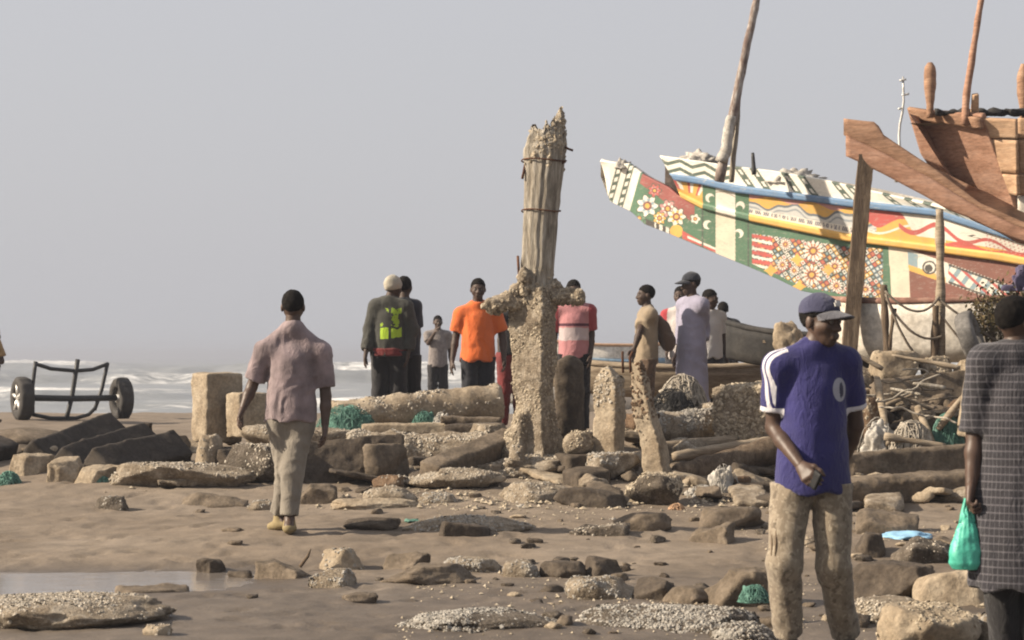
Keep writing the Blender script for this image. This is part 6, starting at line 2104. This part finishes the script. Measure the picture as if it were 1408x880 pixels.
# 8. man mostly hidden by the pillar
M['black_red'] = cloth('dark_maroon', (.045, .022, .022), .3)
person('man in dark maroon clothes mostly hidden behind the cross pillar', 703, 24.0, R(20), 1.70, dict(mat=M['dark_trousers'], hem=.95, sleeve=.8), dict(mat=M['red_cloth'], name='trousers'), dict(elR=(689, 456, 0), wrR=(687, 490, -.05)), ytop=400)
# 9. red and white football shirt
def rw_extra(t, v, c):
    x, y, z = sep(t, v)
    n_ = math_(t, 'MULTIPLY', math_(t, 'SUBTRACT', noise(t, v, 9, 2), .5), .05)
    zz = math_(t, 'ADD', z, n_)
    wht = math_(t, 'MULTIPLY', math_(t, 'GREATER_THAN', zz, 1.08), math_(t, 'LESS_THAN', zz, 1.22))
    bar_ = math_(t, 'LESS_THAN', math_(t, 'ABSOLUTE', math_(t, 'SUBTRACT', z, 1.255)), .016)
    c = mixc(t, math_(t, 'MULTIPLY', wht, .85), c, (.56, .50, .50))
    c = mixc(t, bar_, c, (.10, .03, .05))
    side = math_(t, 'GREATER_THAN', math_(t, 'ABSOLUTE', x), .17)
    return mixc(t, side, c, (.34, .06, .07))
M['redwhite'] = cloth('red_white_jersey', (.50, .22, .23), .15, extra=rw_extra)
person('man in a red and white jersey right behind the cross pillar arm', 789, 23.5, R(-4), 1.76, dict(mat=M['redwhite'], hem=.88, o=.02, flare=.03, sleeve=.8, fold=.012), dict(mat=M['dark_trousers']), dict(elL=(813, 460, .06), wrL=(812, 489, -.08)), hd=(R(15), R(6)), ytop=385)
# 10. tan shirt in profile
M['tan_shirt'] = cloth('tan_cotton', (.33, .26, .18), .2)
M['pattern_trousers'] = cloth('patterned_trousers', (.13, .085, .055), .4, sc=22)
M['brown_cloth'] = cloth('brown_sacking', (.10, .062, .04), .3)
r10, J10, _, _ = person('man in a tan shirt seen in profile with a brown sack on his back', 889, 22.4, R(-82), 1.68, dict(mat=M['tan_shirt'], hem=.85, o=.02, sleeve=.75, fold=.012), dict(mat=M['pattern_trousers'], o=.02),
       dict(elR=(880, 455, -.2), wrR=(872, 480, -.25), elL=(900, 455, .2), wrL=(880, 484, .2)), ytop=392)
V, F = nets(lambda p: rc(p, (0, .12, 1.32 * .96), (.0, .24, 1.10 * .96), .10, .12, ((0, 1, 0), 1.3)) + .03 * fbm(p * 8, 2), (-.3, -.1, .85), (.3, .5, 1.5), .016)
sk_ = obj('sack', V, F, M['brown_cloth'], None, loc=(r10.location[0], r10.location[1], r10.location[2] + .88))
sk_.data.transform(Matrix.Translation((0, 0, -.88)))
sk_.rotation_euler = (0, 0, R(-82))
tag(sk_, 'brown cloth sack slung behind the tan-shirted man', 'sack')
# 11. lavender robe
M['lavender'] = cloth('pale_lavender_cotton', (.34, .325, .43), .12)
r11, J11, R11, h11 = person('tall man in a long pale lavender robe and dark cap', 951, 22.6, R(-62), 1.80, dict(mat=M['lavender'], hem=.36, o=.026, flare=.07, sleeve=1.6, fold=.020, name='robe'), dict(mat=M['dark_trousers']),
       dict(elL=(966, 452, .1), wrL=(968, 478, -.02)), hd=(R(-15), R(8)), ytop=376)
cap_on(r11, J11, R11, h11, M['dark_blue'], M['dark_blue'])
# 12. red and white sleeve beside him
M['white_red'] = cloth('white_cotton_red_sleeve', (.55, .50, .48), .15, extra=lambda t, v, c: mixc(t, math_(t, 'GREATER_THAN', math_(t, 'ABSOLUTE', sep(t, v)[0]), .15), c, (.42, .05, .06)))
person('man in a white shirt with red sleeves half hidden by the lavender robe', 936, 25.3, R(-20), 1.75, dict(mat=M['white_red'], hem=.86, sleeve=.85), dict(mat=M['dark_blue']), dict(elR=(922, 455, 0), wrR=(918, 478, -.08)), ytop=394)
# 13-14. the two men beyond
M['white_tee'] = cloth('white_tee', (.60, .58, .57), .1)
person('man in a white T-shirt behind the lavender-robed man', 976, 26.4, R(30), 1.75, dict(mat=M['white_tee'], hem=.88, sleeve=.7), dict(mat=M['dark_blue']), dict(), hd=(R(25), R(8)), ytop=398)
M['charcoal'] = cloth('charcoal_cotton', (.030, .029, .032), .2)
r14, J14, _, _ = person('man in charcoal clothes with a green bag, farthest of the four beside the tan boat', 994, 29.5, R(195), 1.70, dict(mat=M['charcoal'], hem=.84, o=.03, sleeve=1.7), dict(mat=M['dark_trousers']), res=.018, ytop=415)
M['green_cloth'] = cloth('green_cotton', (.05, .26, .11), .2)
V, F = heap_mesh((.22, .18, .3), 701, 3, .2)
p = P(980, 488, r14.location[1] - .5)
tag(obj('green_bag', V, F, M['green_cloth'], None, loc=p), 'bright green cloth bag beside the charcoal-clothed man', 'bag')
# 15. person cut by the left frame edge
M['ochre'] = cloth('ochre_cotton', (.40, .25, .11), .2)
person('person in ochre top and dark trousers beside the boat trolley', -14, 27.5, R(95), 1.66, dict(mat=M['ochre'], hem=.85, o=.03, sleeve=.9), dict(mat=M['dark_trousers']), dict(elR=(2, 497, -.2), wrR=(-4, 470, -.1)))

# ------------------------------------------------------------------ dusty air
m = bpy.data.materials.new('dusty_air')
m.use_nodes = True
t = m.node_tree
t.nodes.clear()
vo = t.nodes.new('ShaderNodeVolumePrincipled')
vo.inputs['Density'].default_value = .0013
vo.inputs['Color'].default_value = (.47, .50, .58, 1)
vo.inputs['Anisotropy'].default_value = .2
mo = t.nodes.new('ShaderNodeOutputMaterial')
t.links.new(vo.outputs[0], mo.inputs['Volume'])
V, F = boxm((18800, 18800, 16.5), (0, 0, -2.7))
o = obj('haze', V, F, m, None, smooth=False)
tag(o, 'pale dusty air over the beach', 'haze', kind='stuff')
S.cycles.volume_bounces = 0
